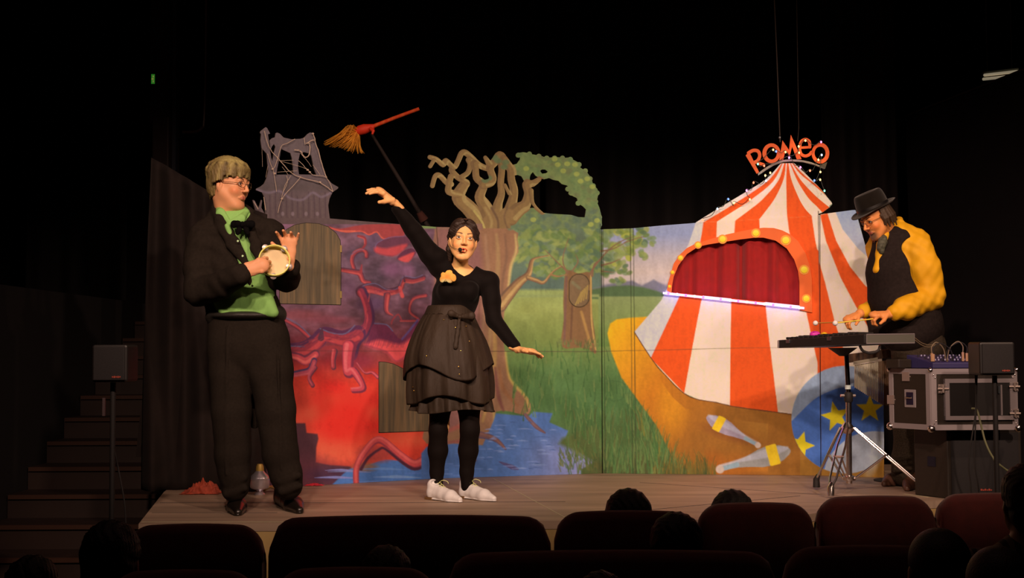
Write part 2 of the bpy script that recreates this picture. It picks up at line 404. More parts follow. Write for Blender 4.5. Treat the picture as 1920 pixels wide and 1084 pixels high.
branch(A2(130,85, 210,105, 265,130, 330,85), (8, 11, 14, 12), (196, 66, 70), (228, 98, 88), (110, 44, 60), (0, .8))
branch(A2(160,225, 230,212, 292,195, 322,130), (7, 9, 8), (180, 66, 78), (218, 90, 92), (70, 48, 78), (0, 1.5)); branch(A2(330,180, 290,245, 312,300), (6, 5, 6), (168, 60, 74), (210, 90, 92), RL)
branch(A2(460,70, 452,130, 454,178), (9, 6, 7), (170, 52, 58), (216, 86, 84), RL); blob(*A2(640,140)[0], 24, 14, (150, 48, 66), 1, .6)
branch(A2(560,40, 552,120, 556,215, 590,205, 640,275, 655,325, 590,335), (20, 15, 12, 8, 7), (208, 68, 76), (236, 104, 104), (124, 42, 60)); branch(A2(615,150, 665,215, 715,212, 755,245), (2, 3, 5), (200, 66, 76), (228, 96, 98), RL)
fill(PP(465,793, 572.5,793.6, 575,811.6, 595.5,814, 597,823, 593,839, 592,867, 619,872.5, 658,875, 664,900, 655,930, 465,930), (84, 44, 50), 0, 2.5)
blob(560, 890, 60, 34, (112, 50, 58), 1.2, .7); blob(620, 890, 40, 14, (70, 40, 62), 1, .7)
fill(PP(655,880, 690,872, 722,862, 760,866, 826,874, 826,930, 600,930, 620,912), (76, 106, 158), 3, 2); blob(705, 850, 34, 16, (168, 58, 52), .7, .9); blob(684, 876, 22, 8, (150, 92, 60), .8, .8)
for (x, y, l, w_, c) in ((640, 882, 30, 3, (134, 122, 168)), (630, 896, 40, 5, (128, 118, 164)), (655, 885, 40, 3, (122, 120, 160)), (720, 880, 40, 5, (96, 122, 170)), (745, 895, 45, 6, (112, 132, 180)), (700, 905, 40, 5, (104, 120, 170)), (790, 888, 30, 4, (88, 110, 164))):
    stroke([(x - l, y), (x, y - 1), (x + l, y + 1)], (0.5, w_, 0.5), c)
branch(PP(668,912, 669,875, 688,842, 705,826, 721,829, 749,853, 777,871, 800,860, 812,852), (8, 9, 10, 11, 13, 14), (206, 72, 70), (232, 98, 90), (150, 50, 60), (0, -1)); stroke(PP(677,880, 690,859, 711,843, 722,842, 755,868, 778,880, 800,872), (6, 5, 4, 6, 4), (78, 34, 48), soft=2)
# narrow strip beside the seam
fill(PP(815,420, 826,420, 826,640, 815,640), (150, 98, 78), 0, 2)

BW[0] = 1.0
# ---- middle: old tree, meadow, pool
m = (GX >= 822)
g = grad([(225, (98, 104, 76)), (470, (100, 108, 82)), (540, (92, 104, 88)), (547, (150, 150, 84)), (580, (146, 144, 76)), (640, (120, 126, 62)), (700, (86, 110, 58)), (760, (78, 104, 56)), (880, (84, 92, 48))])
CV[m] = g(GX, GY)[m]
CV[m] += ((n1 - .5)[..., None] * np.array([16, 18, 14.]))[m]
Bq = T(920, 420, 2.2588)
# sky and far hills on the right
fill(PP(1128,380, 1330,360, 1330,556, 1128,552), grad([(400, (150, 148, 172)), (440, (146, 142, 166)), (480, (186, 160, 156)), (510, (206, 172, 156)), (530, (198, 168, 158)), (541, (126, 114, 122)), (549, (112, 116, 88)), (553, (124, 132, 84))]), 0, 3)
fill(Bq(430,275, 520,250, 600,240, 640,262, 690,235, 740,262, 768,270, 768,296, 430,296), (122, 110, 118), 0, 4); fill(PP(1100,545, 1180,535, 1250,552, 1250,562, 1100,560), (84, 100, 62), 3, 4); fill(PP(1122,556, 1245,556, 1245,650, 1122,650), grad([(556, (138, 140, 84)), (600, (128, 134, 74)), (650, (96, 116, 56))]), 0, 3)
rs = np.random.RandomState(11)
leafc = [(112, 122, 64), (134, 136, 72), (88, 104, 72), (150, 148, 78), (102, 116, 60), (120, 130, 88)]
for i in range(420):                      # leaf dabs of the small tree's crown
    x = rs.uniform(950, 1215); y = rs.uniform(425, 520)
    if y > 455 + 65 * math.sin(max(0, min(1, (x - 940) / 270)) * math.pi) + 10: continue
    if x > 1165 and (y > 500 - (x - 1165) * 0.9 or y < 426 + (x - 1165) * .1): continue
    c = leafc[rs.randint(6)]
    if x > 1150: c = (min(255, c[0] + 22), c[1] + 14, c[2] - 10)
    blob(x, y, rs.uniform(4, 11), rs.uniform(3, 7), c, 0.5, 0.75, rs.uniform(-1, 1))
for (x, y) in ((1205, 435), (1218, 452), (1200, 478), (1190, 450), (1175, 505), (1160, 530)):
    for j in range(7): blob(x + rs.uniform(-14, 10), y + rs.uniform(-8, 8), 6, 4, leafc[rs.randint(6)], .5, .8, rs.uniform(-1, 1))
fill(Bq(0,268, 120,290, 230,288, 300,292, 300,300, 460,298, 460,310, 0,312), (140, 142, 84), 0, 3)
for i in range(60): x = 960 + i * 2.0; stroke([(x, 552), (x + rs.uniform(-2, 2), 546 - rs.rand() * 3)], (2, .5), (146, 148, 84))
# small tree
fill(PP(1060,512, 1072,508, 1085,513, 1106,511, 1110,540, 1109,575, 1114,615, 1118,662, 1104,655, 1085,652, 1053,650, 1057,600, 1056,566), (132, 90, 56), 3, 1.5)
stroke(PP(1108,515, 1108,560, 1110,610, 1117,655), 3, (190, 142, 78)); stroke(PP(1062,520, 1060,580, 1058,640), 4, (120, 80, 66), soft=3); stroke(PP(1090,585, 1100,620, 1108,650), 5, (172, 122, 66), soft=3); stroke(PP(1080,520, 1074,560, 1070,640), 3, (104, 68, 48), soft=3)
fill([(1086 + 19 * math.cos(a) * (1 if abs(math.sin(a)) < .8 else 1), 545 + (18 * math.sin(a) + 12 * np.sign(math.sin(a)))) for a in np.linspace(0, 2 * math.pi, 40)], (124, 92, 62), 0, 2.5)
stroke(PP(1074,530, 1086,540), 6, (128, 110, 76), soft=4)
for i in range(5): stroke(PP(1079 + i * 5, 572 - i * 3, 1090 + i * 3, 548 - i * 3), 2.5, (166, 128, 66), soft=2)
for p, w_ in ((Bq(420,215, 440,180, 500,110, 560,70, 600,55), 4), (Bq(465,115, 520,105, 585,70), 3), (Bq(325,210, 305,150, 330,60), 3), (Bq(345,200, 370,160, 360,130), 3), (Bq(470,175, 510,165, 550,148), 4), (Bq(430,220, 440,170, 470,150), 4), (Bq(300,180, 330,200), 3), (Bq(470,200, 520,205), 2.5), (Bq(325,205, 270,150, 230,110), 2.5), (Bq(565,80, 620,60, 650,55), 2)):
    stroke(p, (w_, 1), (132, 92, 66))
# big tree trunk
fill(PP(818,425, 957,428, 970,449, 972,473, 963,487, 957,514, 953,545, 945,590, 944,640, 952,690, 962,722, 990,746, 995,768, 986,779, 958,772, 930,772, 926,800, 918,830, 880,836, 800,832, 796,800, 812,700, 820,620, 818,520), (150, 100, 70), 2, 1.5)
fill(PP(818,425, 895,426, 905,560, 900,700, 860,800, 800,800, 818,640), (142, 88, 78), 2, 14)
for p, w_, c in ((PP(966,440, 968,470, 958,500, 953,540, 946,560), 6, (204, 166, 100)), (PP(931,440, 934,500, 922,580, 918,650), 10, (166, 122, 78)), (PP(910,440, 915,520, 905,620), 8, (160, 112, 82)), (PP(946,440, 950,480, 942,530, 940,600), 6, (124, 84, 62)), (PP(920,560, 928,640, 922,720, 905,790), 9, (182, 134, 74)), (PP(900,560, 896,640, 900,720), 6, (118, 74, 56)), (PP(948,660, 956,710, 984,742, 992,764), 6, (204, 160, 80)), (PP(925,770, 927,795, 914,828), 6, (192, 152, 84)), (PP(936,690, 944,730, 970,760), 8, (150, 92, 58)), (PP(928,690, 934,740, 944,770), 8, (120, 64, 56)), (PP(889,600, 880,680, 860,760), 10, (160, 104, 70)), (PP(900,780, 860,800, 820,815), 8, (172, 84, 72)), (PP(905,812, 870,826, 830,830), 7, (150, 76, 70))):
    stroke(p, (w_ * .5, w_, w_ * .5), c, soft=4, al=.8)
TB, TH, TL = (150, 104, 66), (196, 150, 92), (112, 78, 58)
branch(Bq(40,345, 75,300, 120,248, 160,212, 172,160, 190,145, 243,134), (26, 22, 15, 8, 4, 1.5), TB, TH, TL, (1, 0)); branch(Bq(158,228, 195,240, 225,248, 262,205, 300,180), (8, 8, 6, 3, 1.5), TB, TH, TL, (0, -1)); stroke(Bq(255,214, 285,222, 322,214), (4, 1.5), TB)
# pool
n4 = vnoise(30, 8, 9)
def water(X, Y):
    t = np.clip((X - 960) / 110, 0, 1)[..., None] * np.clip((Y - 800) / 50, 0, 1)[..., None]
    return np.array([80, 104, 152.]) * (1 - t) + np.array([134, 126, 162.]) * t
fill(PP(800,838, 850,832, 905,835, 925,790, 930,775, 958,778, 992,780, 1000,772, 1036,775, 1030,792, 1066,808, 1056,830, 1106,853, 1116,866, 1090,880, 1092,935, 790,935, 790,850), water, 0, 2.5)
branch(PP(880,812, 925,822, 948,842), (16, 10, 4), (120, 76, 72), (140, 90, 76), (92, 72, 90)); branch(PP(985,778, 1005,800, 1022,812), (6, 8, 3), (112, 74, 72), (130, 90, 84), (96, 76, 96)); stroke(PP(936,866, 960,876, 972,880), (2, 9, 2), (84, 70, 104)); stroke(PP(860,850, 890,862), (3, 8), (104, 74, 92))
for i in range(46):
    x = rs.uniform(905, 1040); y = rs.uniform(785, 884)
    if x > 1000 and y < 800: continue
    l = rs.uniform(5, 15); stroke([(x - l, y), (x, y - .6), (x + l, y + .4)], (.4, rs.uniform(1.2, 2.6), .4), (134, 142, 190) if rs.rand() < .75 else (66, 84, 132), al=.85)
for i in range(16):
    x = rs.uniform(826, 905); y = rs.uniform(840, 896); stroke([(x - 10, y), (x + 10, y)], (.5, 2), (112, 130, 176), sm=0, al=.7)
# grass
def blades(x0, x1, yb, n, h0, h1, cols_, lean=0.0, al=.7):
    for i in range(n):
        x = rs.uniform(x0, x1); y = (yb(x) if callable(yb) else rs.uniform(*yb)); h = rs.uniform(h0, h1); l = rs.uniform(-.35, .35) * h + lean * h
        stroke([(x, y), (x + l * .4, y - h * .6), (x + l, y - h)], (rs.uniform(2, 3.4), 1.6, .5), cols_[rs.randint(len(cols_))], sm=2, al=al)
GR = [(68, 96, 46), (98, 118, 60), (82, 108, 56), (60, 84, 44), (112, 120, 64)]
fill(PP(1048,832, 1075,815, 1128,800, 1128,900, 1090,900, 1112,866), (86, 92, 48), 2, 8)
blades(960, 1260, (665, 790), 240, 14, 34, GR); blades(1060, 1250, (780, 896), 300, 18, 42, GR + [(96, 92, 48), (80, 84, 42)]); blades(1050, 1120, (850, 884), 70, 8, 18, [(110, 104, 52), (78, 92, 46)], -.3)
blades(1045, 1130, (640, 655), 40, 5, 12, [(84, 90, 48), (110, 112, 62)])
for i in range(5):
    x = 1128 + i * 30; blob(x, 880, 26, 20, (82, 66, 36), 1.2, .4)
# ---- sand hill
D5 = T(1120, 560, 3.0964)
def sand(X, Y):
    t = np.clip(((X - 1140) + (Y - 600) * .7) / 330, 0, 1)
    return np.stack([np.interp(t, [0, .25, .55, 1], [238, 220, 196, 150]), np.interp(t, [0, .25, .55, 1], [168, 140, 108, 88]), np.interp(t, [0, .25, .55, 1], [24, 26, 24, 30])], -1)
hem = D5(215,195, 262,270, 310,343, 350,398, 400,450, 450,505, 500,548, 540,572, 590,588, 690,603, 780,625, 880,640, 1000,655, 1125,672)
fill(PP(1139,625, 1144,607, 1156,599, 1180,596, 1215,594, 1240,640) + hem[2:] + PP(1500,800, 1530,870, 1552,892, 1552,935, 1350,935, 1300,900, 1262,860, 1232,800, 1200,756, 1165,708, 1146,660), sand, 0, 2.5)
sg = ((GX > 1180) & (GX < 1540) & (GY > 640))[..., None] * (n2 - .5)[..., None]
blob(1310, 700, 40, 30, (206, 128, 28), 1, .4); blob(1380, 880, 60, 24, (168, 84, 22), 1.2, .6); blob(1260, 760, 26, 50, (222, 136, 26), 1, .6); blob(1440, 790, 50, 28, (176, 112, 42), 1, .5); blob(1490, 870, 34, 30, (186, 122, 40), 1, .5); blob(1335, 880, 20, 30, (176, 84, 24), 1, .5); blob(1480, 880, 60, 12, (196, 116, 34), 1, .6)
blades(1165, 1232, lambda x: 740 + (x - 1165) * 1.3, 60, 16, 34, GR); blades(1195, 1300, lambda x: min(905, 800 + (x - 1195) * 1.3), 150, 24, 60, GR + [(120, 104, 40), (104, 84, 40)]); blades(1225, 1345, (892, 906), 150, 20, 52, [(90, 80, 36), (112, 88, 36), (70, 74, 36), (134, 94, 34)]); blades(1130, 1250, (860, 905), 110, 25, 50, GR)
# clubs
def club(a, b, r, ang_c, c):
    a = np.array(a); b = np.array(b); P = [a + (b - a) * t for t in np.linspace(0, 1, 9)]
    w_ = np.array([.7, 1.7, 2.1, 1.9, 1.4, .95, .6, .5, .5]) * r
    stroke(P, w_, c, 3); stroke(P, w_ * .45, (190, 172, 176), 3, soft=3, off=(0, -r * .35), al=.6); stroke(P[6:], w_[6:] * .9, (140, 148, 150), 0)
    q = P[2] * .3 + P[1] * .7; d = nv(b - a); nrm = np.array([-d[1], d[0]])
    for t in np.linspace(-1, 1, 9):
        s0 = q + d * r * (.35 + t * .42); stroke([s0 - nrm * r * .93, s0 + nrm * r * .93], r * .3, (232, 176, 30), 0)
    blob(b[0], b[1], r * .42, r * .42, (196, 160, 140), .3)
blob(1368, 815, 50, 11, (132, 70, 30), .9, .7, .3)
club((1329, 784), (1421, 835), 13.5, 0, (158, 130, 138)); blob(1400, 893, 60, 6, (140, 80, 30), .9, .6, -.1); club((1476, 846), (1350, 880), 18, 0, (148, 132, 122))
# ---- tent: stripes
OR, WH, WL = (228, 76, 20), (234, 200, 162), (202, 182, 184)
C8 = T(1240, 220, 2.8525)
roof = [C8(640,245, 560,330, 450,400, 300,490, 185,562), C8(645,245, 575,335, 465,415, 350,487, 225,562), C8(650,245, 597,345, 485,438, 390,500, 298,558), C8(657,245, 625,340, 540,440, 470,497, 395,553),
        C8(666,245, 655,330, 610,430, 560,500, 525,545), C8(672,245, 668,330, 670,430, 671,490, 674,538), C8(680,245, 695,330, 735,430, 770,490, 805,527), C8(688,245, 728,340, 785,430, 830,475, 862,510), C8(693,245, 742,330, 815,410, 860,450, 900,482),
        C8(699,245, 740,300, 800,350, 850,392, 884,424), C8(704,245, 745,290, 790,330, 830,362, 850,380), C8(710,245, 760,290, 800,330, 860,392, 914,462)]
body = [None] * 12
hemp = dict(zip('abcdefg', D5(215,195, 310,345, 505,550, 770,622, 1050,662, 1290,425, 1125,672)))
body[0] = [roof[0][-1], C8(150,670)[0], C8(60,860)[0], C8(0,980)[0], hemp['a']]
body[1] = [roof[1][-1], C8(190,740)[0], (1272, 560), hemp['b']]; body[2] = [roof[2][-1], C8(285,740)[0], (1315, 565), hemp['c']]
body[3] = [roof[3][-1], C8(388,660)[0], (1371, 569), hemp['d']]; body[4] = [roof[4][-1], C8(530,640)[0], (1436, 577), hemp['e']]
body[5] = [roof[5][-1], C8(692,650)[0], C8(745,860)[0], (1512, 586), hemp['f']]
body[6] = [roof[6][-1], C8(818,620)[0], C8(832,700)[0], (1536, 480), (1536, 560)]
def band(a, b, c):
    fill(list(smooth(a, 4, False)) + list(smooth(b, 4, False))[::-1], c, 0, 1.1)
tent = smooth(roof[0], 4, False); full = list(tent) + body[0][1:] + list(D5(262,270, 310,343, 400,450, 500,548, 590,588, 780,625, 1000,655, 1125,672)) + PP(1537,800, 1537,400) + list(smooth(roof[11], 4, False))[::-1]
fill(full, WH, 0, 1.1)
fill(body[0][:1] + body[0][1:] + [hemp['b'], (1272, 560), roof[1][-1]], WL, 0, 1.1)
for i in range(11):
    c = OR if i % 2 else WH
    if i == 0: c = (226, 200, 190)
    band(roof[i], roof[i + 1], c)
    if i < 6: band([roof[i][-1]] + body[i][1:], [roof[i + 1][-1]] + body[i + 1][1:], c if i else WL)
fill([roof[6][-1], C8(818,620)[0], C8(832,700)[0], (1541, 480), (1541, 403), (1522, 404)], WH, 0, 1.1)
# hill again below the hem
fill(hem + PP(1484,800, 1400,790, 1330,776, 1285,766, 1262,746, 1240,716, 1222,690, 1200,655), sand, 0, 1.5); stroke(hem, 1.6, (96, 50, 26), 0)
# right end panel
e1 = C8(838,750, 880,900, 925,1084, 990,1290); e2 = C8(850,522, 880,660, 960,860, 1040,1010, 1180,1250); e3 = C8(888,512, 935,660, 1010,800, 1090,900, 1240,1010); e4 = C8(915,480, 970,600, 1050,700, 1130,770, 1240,830)
fill(PP(1536,405, 1542,400, 1562,386, 1685,380, 1685,800, 1536,800), grad([(390, (150, 152, 172)), (480, (186, 168, 170)), (520, (206, 176, 160))]), 0, 1)
fill(PP(1536,405, 1542,400, 1562,386) + e4[1:] + PP(1685,800, 1536,800), WH, 0, 1.1); fill(e2 + e3[::-1], OR, 0, 1.1); fill(PP(1533,470) + e1 + PP(1560,800, 1533,800), OR, 0, 1.1)
# ball with stars
bc = (1585, 787); br = 101
circ = [(bc[0] + br * math.cos(a), bc[1] + br * math.sin(a)) for a in np.linspace(0, 2 * math.pi, 70, endpoint=False)]
fill(PP(1470,800, 1685,800, 1685,935, 1470,935), (160, 100, 34), 0, 3)
fill(hem[-2:] + PP(1500,760, 1500,935, 1440,935, 1440,800), sand, 0, 2); stroke(hem[-3:], 1.6, (96, 50, 26), 0); club((1476, 846), (1350, 880), 18, 0, (148, 132, 122))
fill(circ, (148, 150, 164), 0, 1.2)
top = PP(1470,800, 1485,789, 1524,751, 1555,734, 1583,726, 1624,725, 1660,738, 1695,760); bot = PP(1695,808, 1658,810, 1636,809, 1613,813, 1594,820, 1572,837, 1552,862, 1542,895, 1530,935)
sl = window(circ, 2); msk = np.clip(0.5 + sdpoly(np.array(circ), GX[sl], GY[sl]), 0, 1)
bd = list(smooth(top, 4, False)) + list(smooth(bot, 4, False)) + PP(1480,935, 1460,800)
put(sl, msk * np.clip(.5 + sdpoly(np.array(bd), GX[sl], GY[sl]), 0, 1), (74, 102, 162))
wb = list(smooth(bot, 4, False)) + PP(1700,935)
put(sl, msk * np.clip(.5 + sdpoly(np.array(wb), GX[sl], GY[sl]), 0, 1), (170, 160, 162))
blob(1640, 850, 12, 40, (196, 180, 180), 1, .7, .3)
def star(x, y, r, a0, q=.46):
    P = np.array([(x + (r if i % 2 == 0 else r * q) * math.sin(a0 + i * math.pi / 5), y - (r if i % 2 == 0 else r * q) * math.cos(a0 + i * math.pi / 5)) for i in range(10)])
    s2 = window(P, 2); a = np.clip(.5 + sdpoly(P, GX[s2], GY[s2]), 0, 1) * np.clip(.5 + sdpoly(np.array(circ), GX[s2], GY[s2]), 0, 1); put(s2, a, (232, 190, 28))
star(1567, 781, 29, -.22, .42); star(1631, 767, 27, 0.0, .42); star(1500, 836, 28, .3)
# ---- foliage and limbs of the cut-out crown (above the panel edge)
C3 = T(780, 260, 3.3868)
up = (GY < 429) & (GX > 790) & (GX < 1160)
CV[up] = (118, 126, 74)
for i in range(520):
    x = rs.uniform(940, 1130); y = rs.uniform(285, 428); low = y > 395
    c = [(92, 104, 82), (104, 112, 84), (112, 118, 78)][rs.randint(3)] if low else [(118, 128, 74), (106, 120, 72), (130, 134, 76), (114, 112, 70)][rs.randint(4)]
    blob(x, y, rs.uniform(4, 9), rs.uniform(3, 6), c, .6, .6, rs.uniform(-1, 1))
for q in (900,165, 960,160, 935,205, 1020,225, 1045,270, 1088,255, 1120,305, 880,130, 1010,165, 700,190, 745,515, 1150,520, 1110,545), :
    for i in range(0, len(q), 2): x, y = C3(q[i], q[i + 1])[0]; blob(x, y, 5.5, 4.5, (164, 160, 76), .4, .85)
keepc = CV[204:].copy()
limbs = [(C3(430,575, 400,520, 335,440, 270,375, 298,305, 318,280, 265,245, 228,205, 232,185), (26, 24, 21, 15, 8, 8, 8)),
         (C3(88,118, 130,132, 172,166, 190,140, 240,182, 268,140, 288,95, 312,88, 352,120, 402,168, 462,188, 490,150, 525,105), (6, 7, 7, 8, 8, 9)),
         (C3(112,140, 90,176), (5, 5)), (C3(104,300, 122,240, 150,234, 195,280, 225,290), (6, 7, 7)), (C3(222,240, 208,300, 210,338, 265,352), (8, 9, 9)),
         (C3(292,242, 330,215, 345,165, 335,135), (7, 7, 8)), (C3(500,575, 480,510, 440,430, 405,370, 428,295, 385,250, 378,190, 370,160), (26, 22, 17, 13, 10, 9, 9)),
         (C3(425,290, 470,280, 488,250, 472,190, 500,150, 532,108, 562,150, 592,180), (12, 12, 10, 10, 12, 14, 12)), (C3(440,120, 462,155), (5, 8)),
         (C3(515,500, 520,420, 542,350, 538,280, 545,200, 540,150), (18, 12, 9, 9, 9)), (C3(590,480, 612,400, 622,330, 606,260, 598,190, 560,130), (20, 13, 11, 10, 10)), (C3(565,295, 592,350), (4, 4)),
         (C3(600,500, 650,450, 695,420, 715,350, 700,290, 740,285, 782,258), (22, 18, 14, 11, 10, 6)), (C3(732,330, 740,400, 765,440, 802,472), (6, 4, 3, 2))]
limbs = [(p, np.array(w_, float) * 1.22 + 1.2) for p, w_ in limbs]
for p, w_ in limbs: branch(p, w_ + 3, (140, 102, 60), (172, 136, 82), (126, 90, 56), (1.6, .3))
trb = C3(430,590, 385,540, 440,495, 480,440, 520,470, 560,440, 612,455, 645,460, 620,490, 595,530, 592,600)
fill(trb, (140, 102, 62), 2, 3); stroke(C3(440,590, 420,530, 370,460), 4, (180, 148, 82)); stroke(C3(520,590, 520,520, 480,440), 4, (108, 76, 52), soft=3); stroke(C3(585,580, 560,500, 580,440), 3, (118, 84, 56), soft=3); stroke(C3(470,590, 480,520, 440,440), 5, (160, 122, 74), soft=3)
for x, y in C3(440,265, 460,250, 500,120, 520,140, 570,150, 560,180): blob(x, y, 7, 5, (98, 110, 70), .6, .8)
CV[204:] = keepc
CV[195:206, 353:440] = (142, 96, 78)
# castle cut-out
up = (GY < 421) & (GX < 790)
cg = grad([(235, (118, 92, 88)), (330, (106, 82, 80)), (352, (96, 74, 70)), (362, (104, 78, 76)), (420, (94, 68, 64))]); CV[up] = cg(GX, GY)[up]
for i in range(26):
    x = 490 + i * 5.2; stroke([(x, 366 + 6 * math.sin(i)), (x + 1, 408)], 1.4, (74, 50, 54) if i % 2 else (112, 84, 78), al=.7, soft=1.5)
for x in (530, 549, 574, 595): blob(x, 401, 3, 4, (140, 108, 108), .5, .7)
stroke(T(470, 230, 6.022)(60,755, 200,790, 330,775, 450,855, 590,870, 700,790, 800,840, 920,780), 4, (128, 100, 106), soft=3, al=.8)
# dark seams, light brushwork
for x in ((1128, 1133), (1184, 1190)):
    for q in x: stroke([(q - 2.5, 420), (q + 2.5, 900)], 1.1, (44, 44, 26), 0, al=.85)
stroke([(1534.5, 396), (1540, 905)], 1.2, (70, 40, 40), 0); stroke([(818, 423), (822, 470)], 1.5, (80, 50, 40), 0)
stroke([(470, 657.5), (1128, 659.5)], 1.1, (70, 44, 40), 0, al=.6); stroke([(1128, 659), (1400, 652.5)], 1.1, (80, 56, 40), 0, al=.6); stroke([(1400, 652.5), (1540, 651)], 1.0, (90, 66, 50), 0, al=.5)
stroke([(x_, y_) for x_, y_ in [(1086 + 19 * math.cos(a), 545 + 12 * np.sign(math.sin(a)) + 19 * math.sin(a)) for a in np.linspace(0, 2 * math.pi, 60)]], 1.2, (52, 44, 30), 0)
stroke(D5(58,478, 120,480, 160,500, 165,540, 140,585, 90,595, 70,580), 1.0, (60, 84, 48), 2, al=.7)
CV *= (1 + (n3 - .5) * .07 + (vnoise(3, 3, 21) - .5) * .06)[..., None]
CV[:] = np.clip(CV, 2, 255)
CVL = np.clip(lin(CV) / ILL, 0.003, 0.9)
def sample(px, py):
    x = np.clip(px - PX0, 0, CV.shape[1] - 1.001); y = np.clip(py - PY0, 0, CV.shape[0] - 1.001)
    xi = x.astype(int); yi = y.astype(int); fx = (x - xi)[:, None]; fy = (y - yi)[:, None]
    return (CVL[yi, xi] * (1 - fx) + CVL[yi, xi + 1] * fx) * (1 - fy) + (CVL[yi + 1, xi] * (1 - fx) + CVL[yi + 1, xi + 1] * fx) * fy
# ------------------------------------------------------------------ set panels
MPAINT = matv('painted_plywood', 0.75, 0.15, 300)
def floor_pt(px, py): return flo(px, py, 0.0)
PT = {'a': floor_pt(478, 917), 'b': floor_pt(820, 897.5), 'c': floor_pt(1130, 888), 'd': floor_pt(1187, 888.6), 'e': floor_pt(1537, 892), 'f': floor_pt(1657, 896)}
class Plane:
    def __init__(s, A, B, off=0.0):
        s.n = nv(np.array([-(B[1] - A[1]), B[0] - A[0], 0.0])); s.A = np.array(A) - s.n * off
        s.t = nv(B - A)
    def p(s, px, py):
        px = np.atleast_1d(np.asarray(px, float)); py = np.atleast_1d(np.asarray(py, float))
        D = FW[None] * FPX + CR[None] * (px - 960)[:, None] + CU[None] * (542 - py)[:, None]
        return CAM + D * (((s.A - CAM) @ s.n) / (D @ s.n))[:, None]
    def q(s, px, py): return s.p(px, py)[0]
def board(name, mask, bb, pl, th, step, m, parent, cols=None):
    x = np.arange(bb[0], bb[1] + step, step); y = np.arange(bb[2], bb[3] + step, step)
    X, Y = np.meshgrid(x, y); S = mask(X, Y); H, W = X.shape
    Xc = X[:-1, :-1] + step / 2; Yc = Y[:-1, :-1] + step / 2
    keep = mask(Xc, Yc) > 0
    cnt = np.zeros((H, W), int)
    for i in (0, 1):
        for j in (0, 1): cnt[i:H - 1 + i, j:W - 1 + j] += keep
    gx = np.gradient(S, axis=1) / step; gy = np.gradient(S, axis=0) / step; gm = gx ** 2 + gy ** 2 + 1e-6
    bnd = (cnt > 0) & (cnt < 4)
    mv = np.where(bnd, np.clip(-S, -step, step), 0)
    X = X + mv * gx / gm ** .5; Y = Y + mv * gy / gm ** .5
    idx = -np.ones((H, W), int); use = cnt > 0; n = use.sum(); idx[use] = np.arange(n)
    P = pl.p(X[use], Y[use]); P[:, 2] = np.maximum(P[:, 2], 0.001)
    q = np.stack([idx[:-1, :-1], idx[1:, :-1], idx[1:, 1:], idx[:-1, 1:]], -1)[keep]
    E = np.concatenate([q[:, [i, (i + 1) % 4]] for i in range(4)]); k = np.minimum(E[:, 0], E[:, 1]) * (n + 1) + np.maximum(E[:, 0], E[:, 1])
    u, inv, c = np.unique(k, return_inverse=True, return_counts=True); e = E[c[inv] == 1]
    # sides get their own vertices so the paint keeps to the front face
    P2 = P + pl.n * th
    V = np.concatenate([P, P2, P, P2])
    F = np.concatenate([q, q[:, ::-1] + n, np.stack([e[:, 1] + 2 * n, e[:, 0] + 2 * n, e[:, 0] + 3 * n, e[:, 1] + 3 * n], -1)])
    used = np.unique(F); rm = -np.ones(len(V), int); rm[used] = np.arange(len(used)); V = V[used]; F = rm[F]
    C = None
    if cols is not None:
        c0 = sample(X[use], Y[use]) if cols == 'cv' else np.tile(cols, (n, 1))
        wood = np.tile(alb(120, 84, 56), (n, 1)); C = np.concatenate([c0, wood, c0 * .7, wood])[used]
    return npmesh(name, V, F, m, parent, C, smooth=False)
def mp(pts, sm=0):
    p = smooth(pts, sm) if sm else np.array(pts, float)
    return lambda X, Y: sdpoly(p, X, Y)
def ms(pts, w, sm=4):
    p = smooth(pts, sm, False) if sm and len(pts) > 2 else np.array(pts, float); ww = wid(w, len(p))
    return lambda X, Y: sdline(p, ww, X, Y)
def uni(*f): return lambda X, Y: np.maximum.reduce([g_(X, Y) for g_ in f])
def sub(f, *h): return lambda X, Y: np.minimum.reduce([f(X, Y)] + [-g_(X, Y) for g_ in h])

plA = Plane(PT['a'], PT['b']); plB = Plane(PT['b'], PT['c']); plC = Plane(PT['c'], PT['d']); plD = Plane(PT['d'], PT['e']); plE = Plane(PT['e'], PT['f'])
CB = T(1230, 410, 5.7065)
arch_in = mp(CB(165,790, 175,700, 190,620, 240,500, 330,380, 450,300, 560,276, 700,253, 900,222, 1050,204, 1150,203, 1280,235, 1400,320, 1480,440, 1520,560, 1535,680, 1535,860, 1535,930), 0)
arch_out = mp(CB(118,770, 128,690, 150,620, 190,480, 260,380, 330,315, 410,275, 600,213, 760,168, 900,138, 1050,108, 1150,97, 1260,100, 1350,125, 1430,165, 1520,240, 1600,370, 1650,520, 1668,640, 1672,1005, 1540,980, 1540,950, 1535,925, 900,860, 165,795), 0)

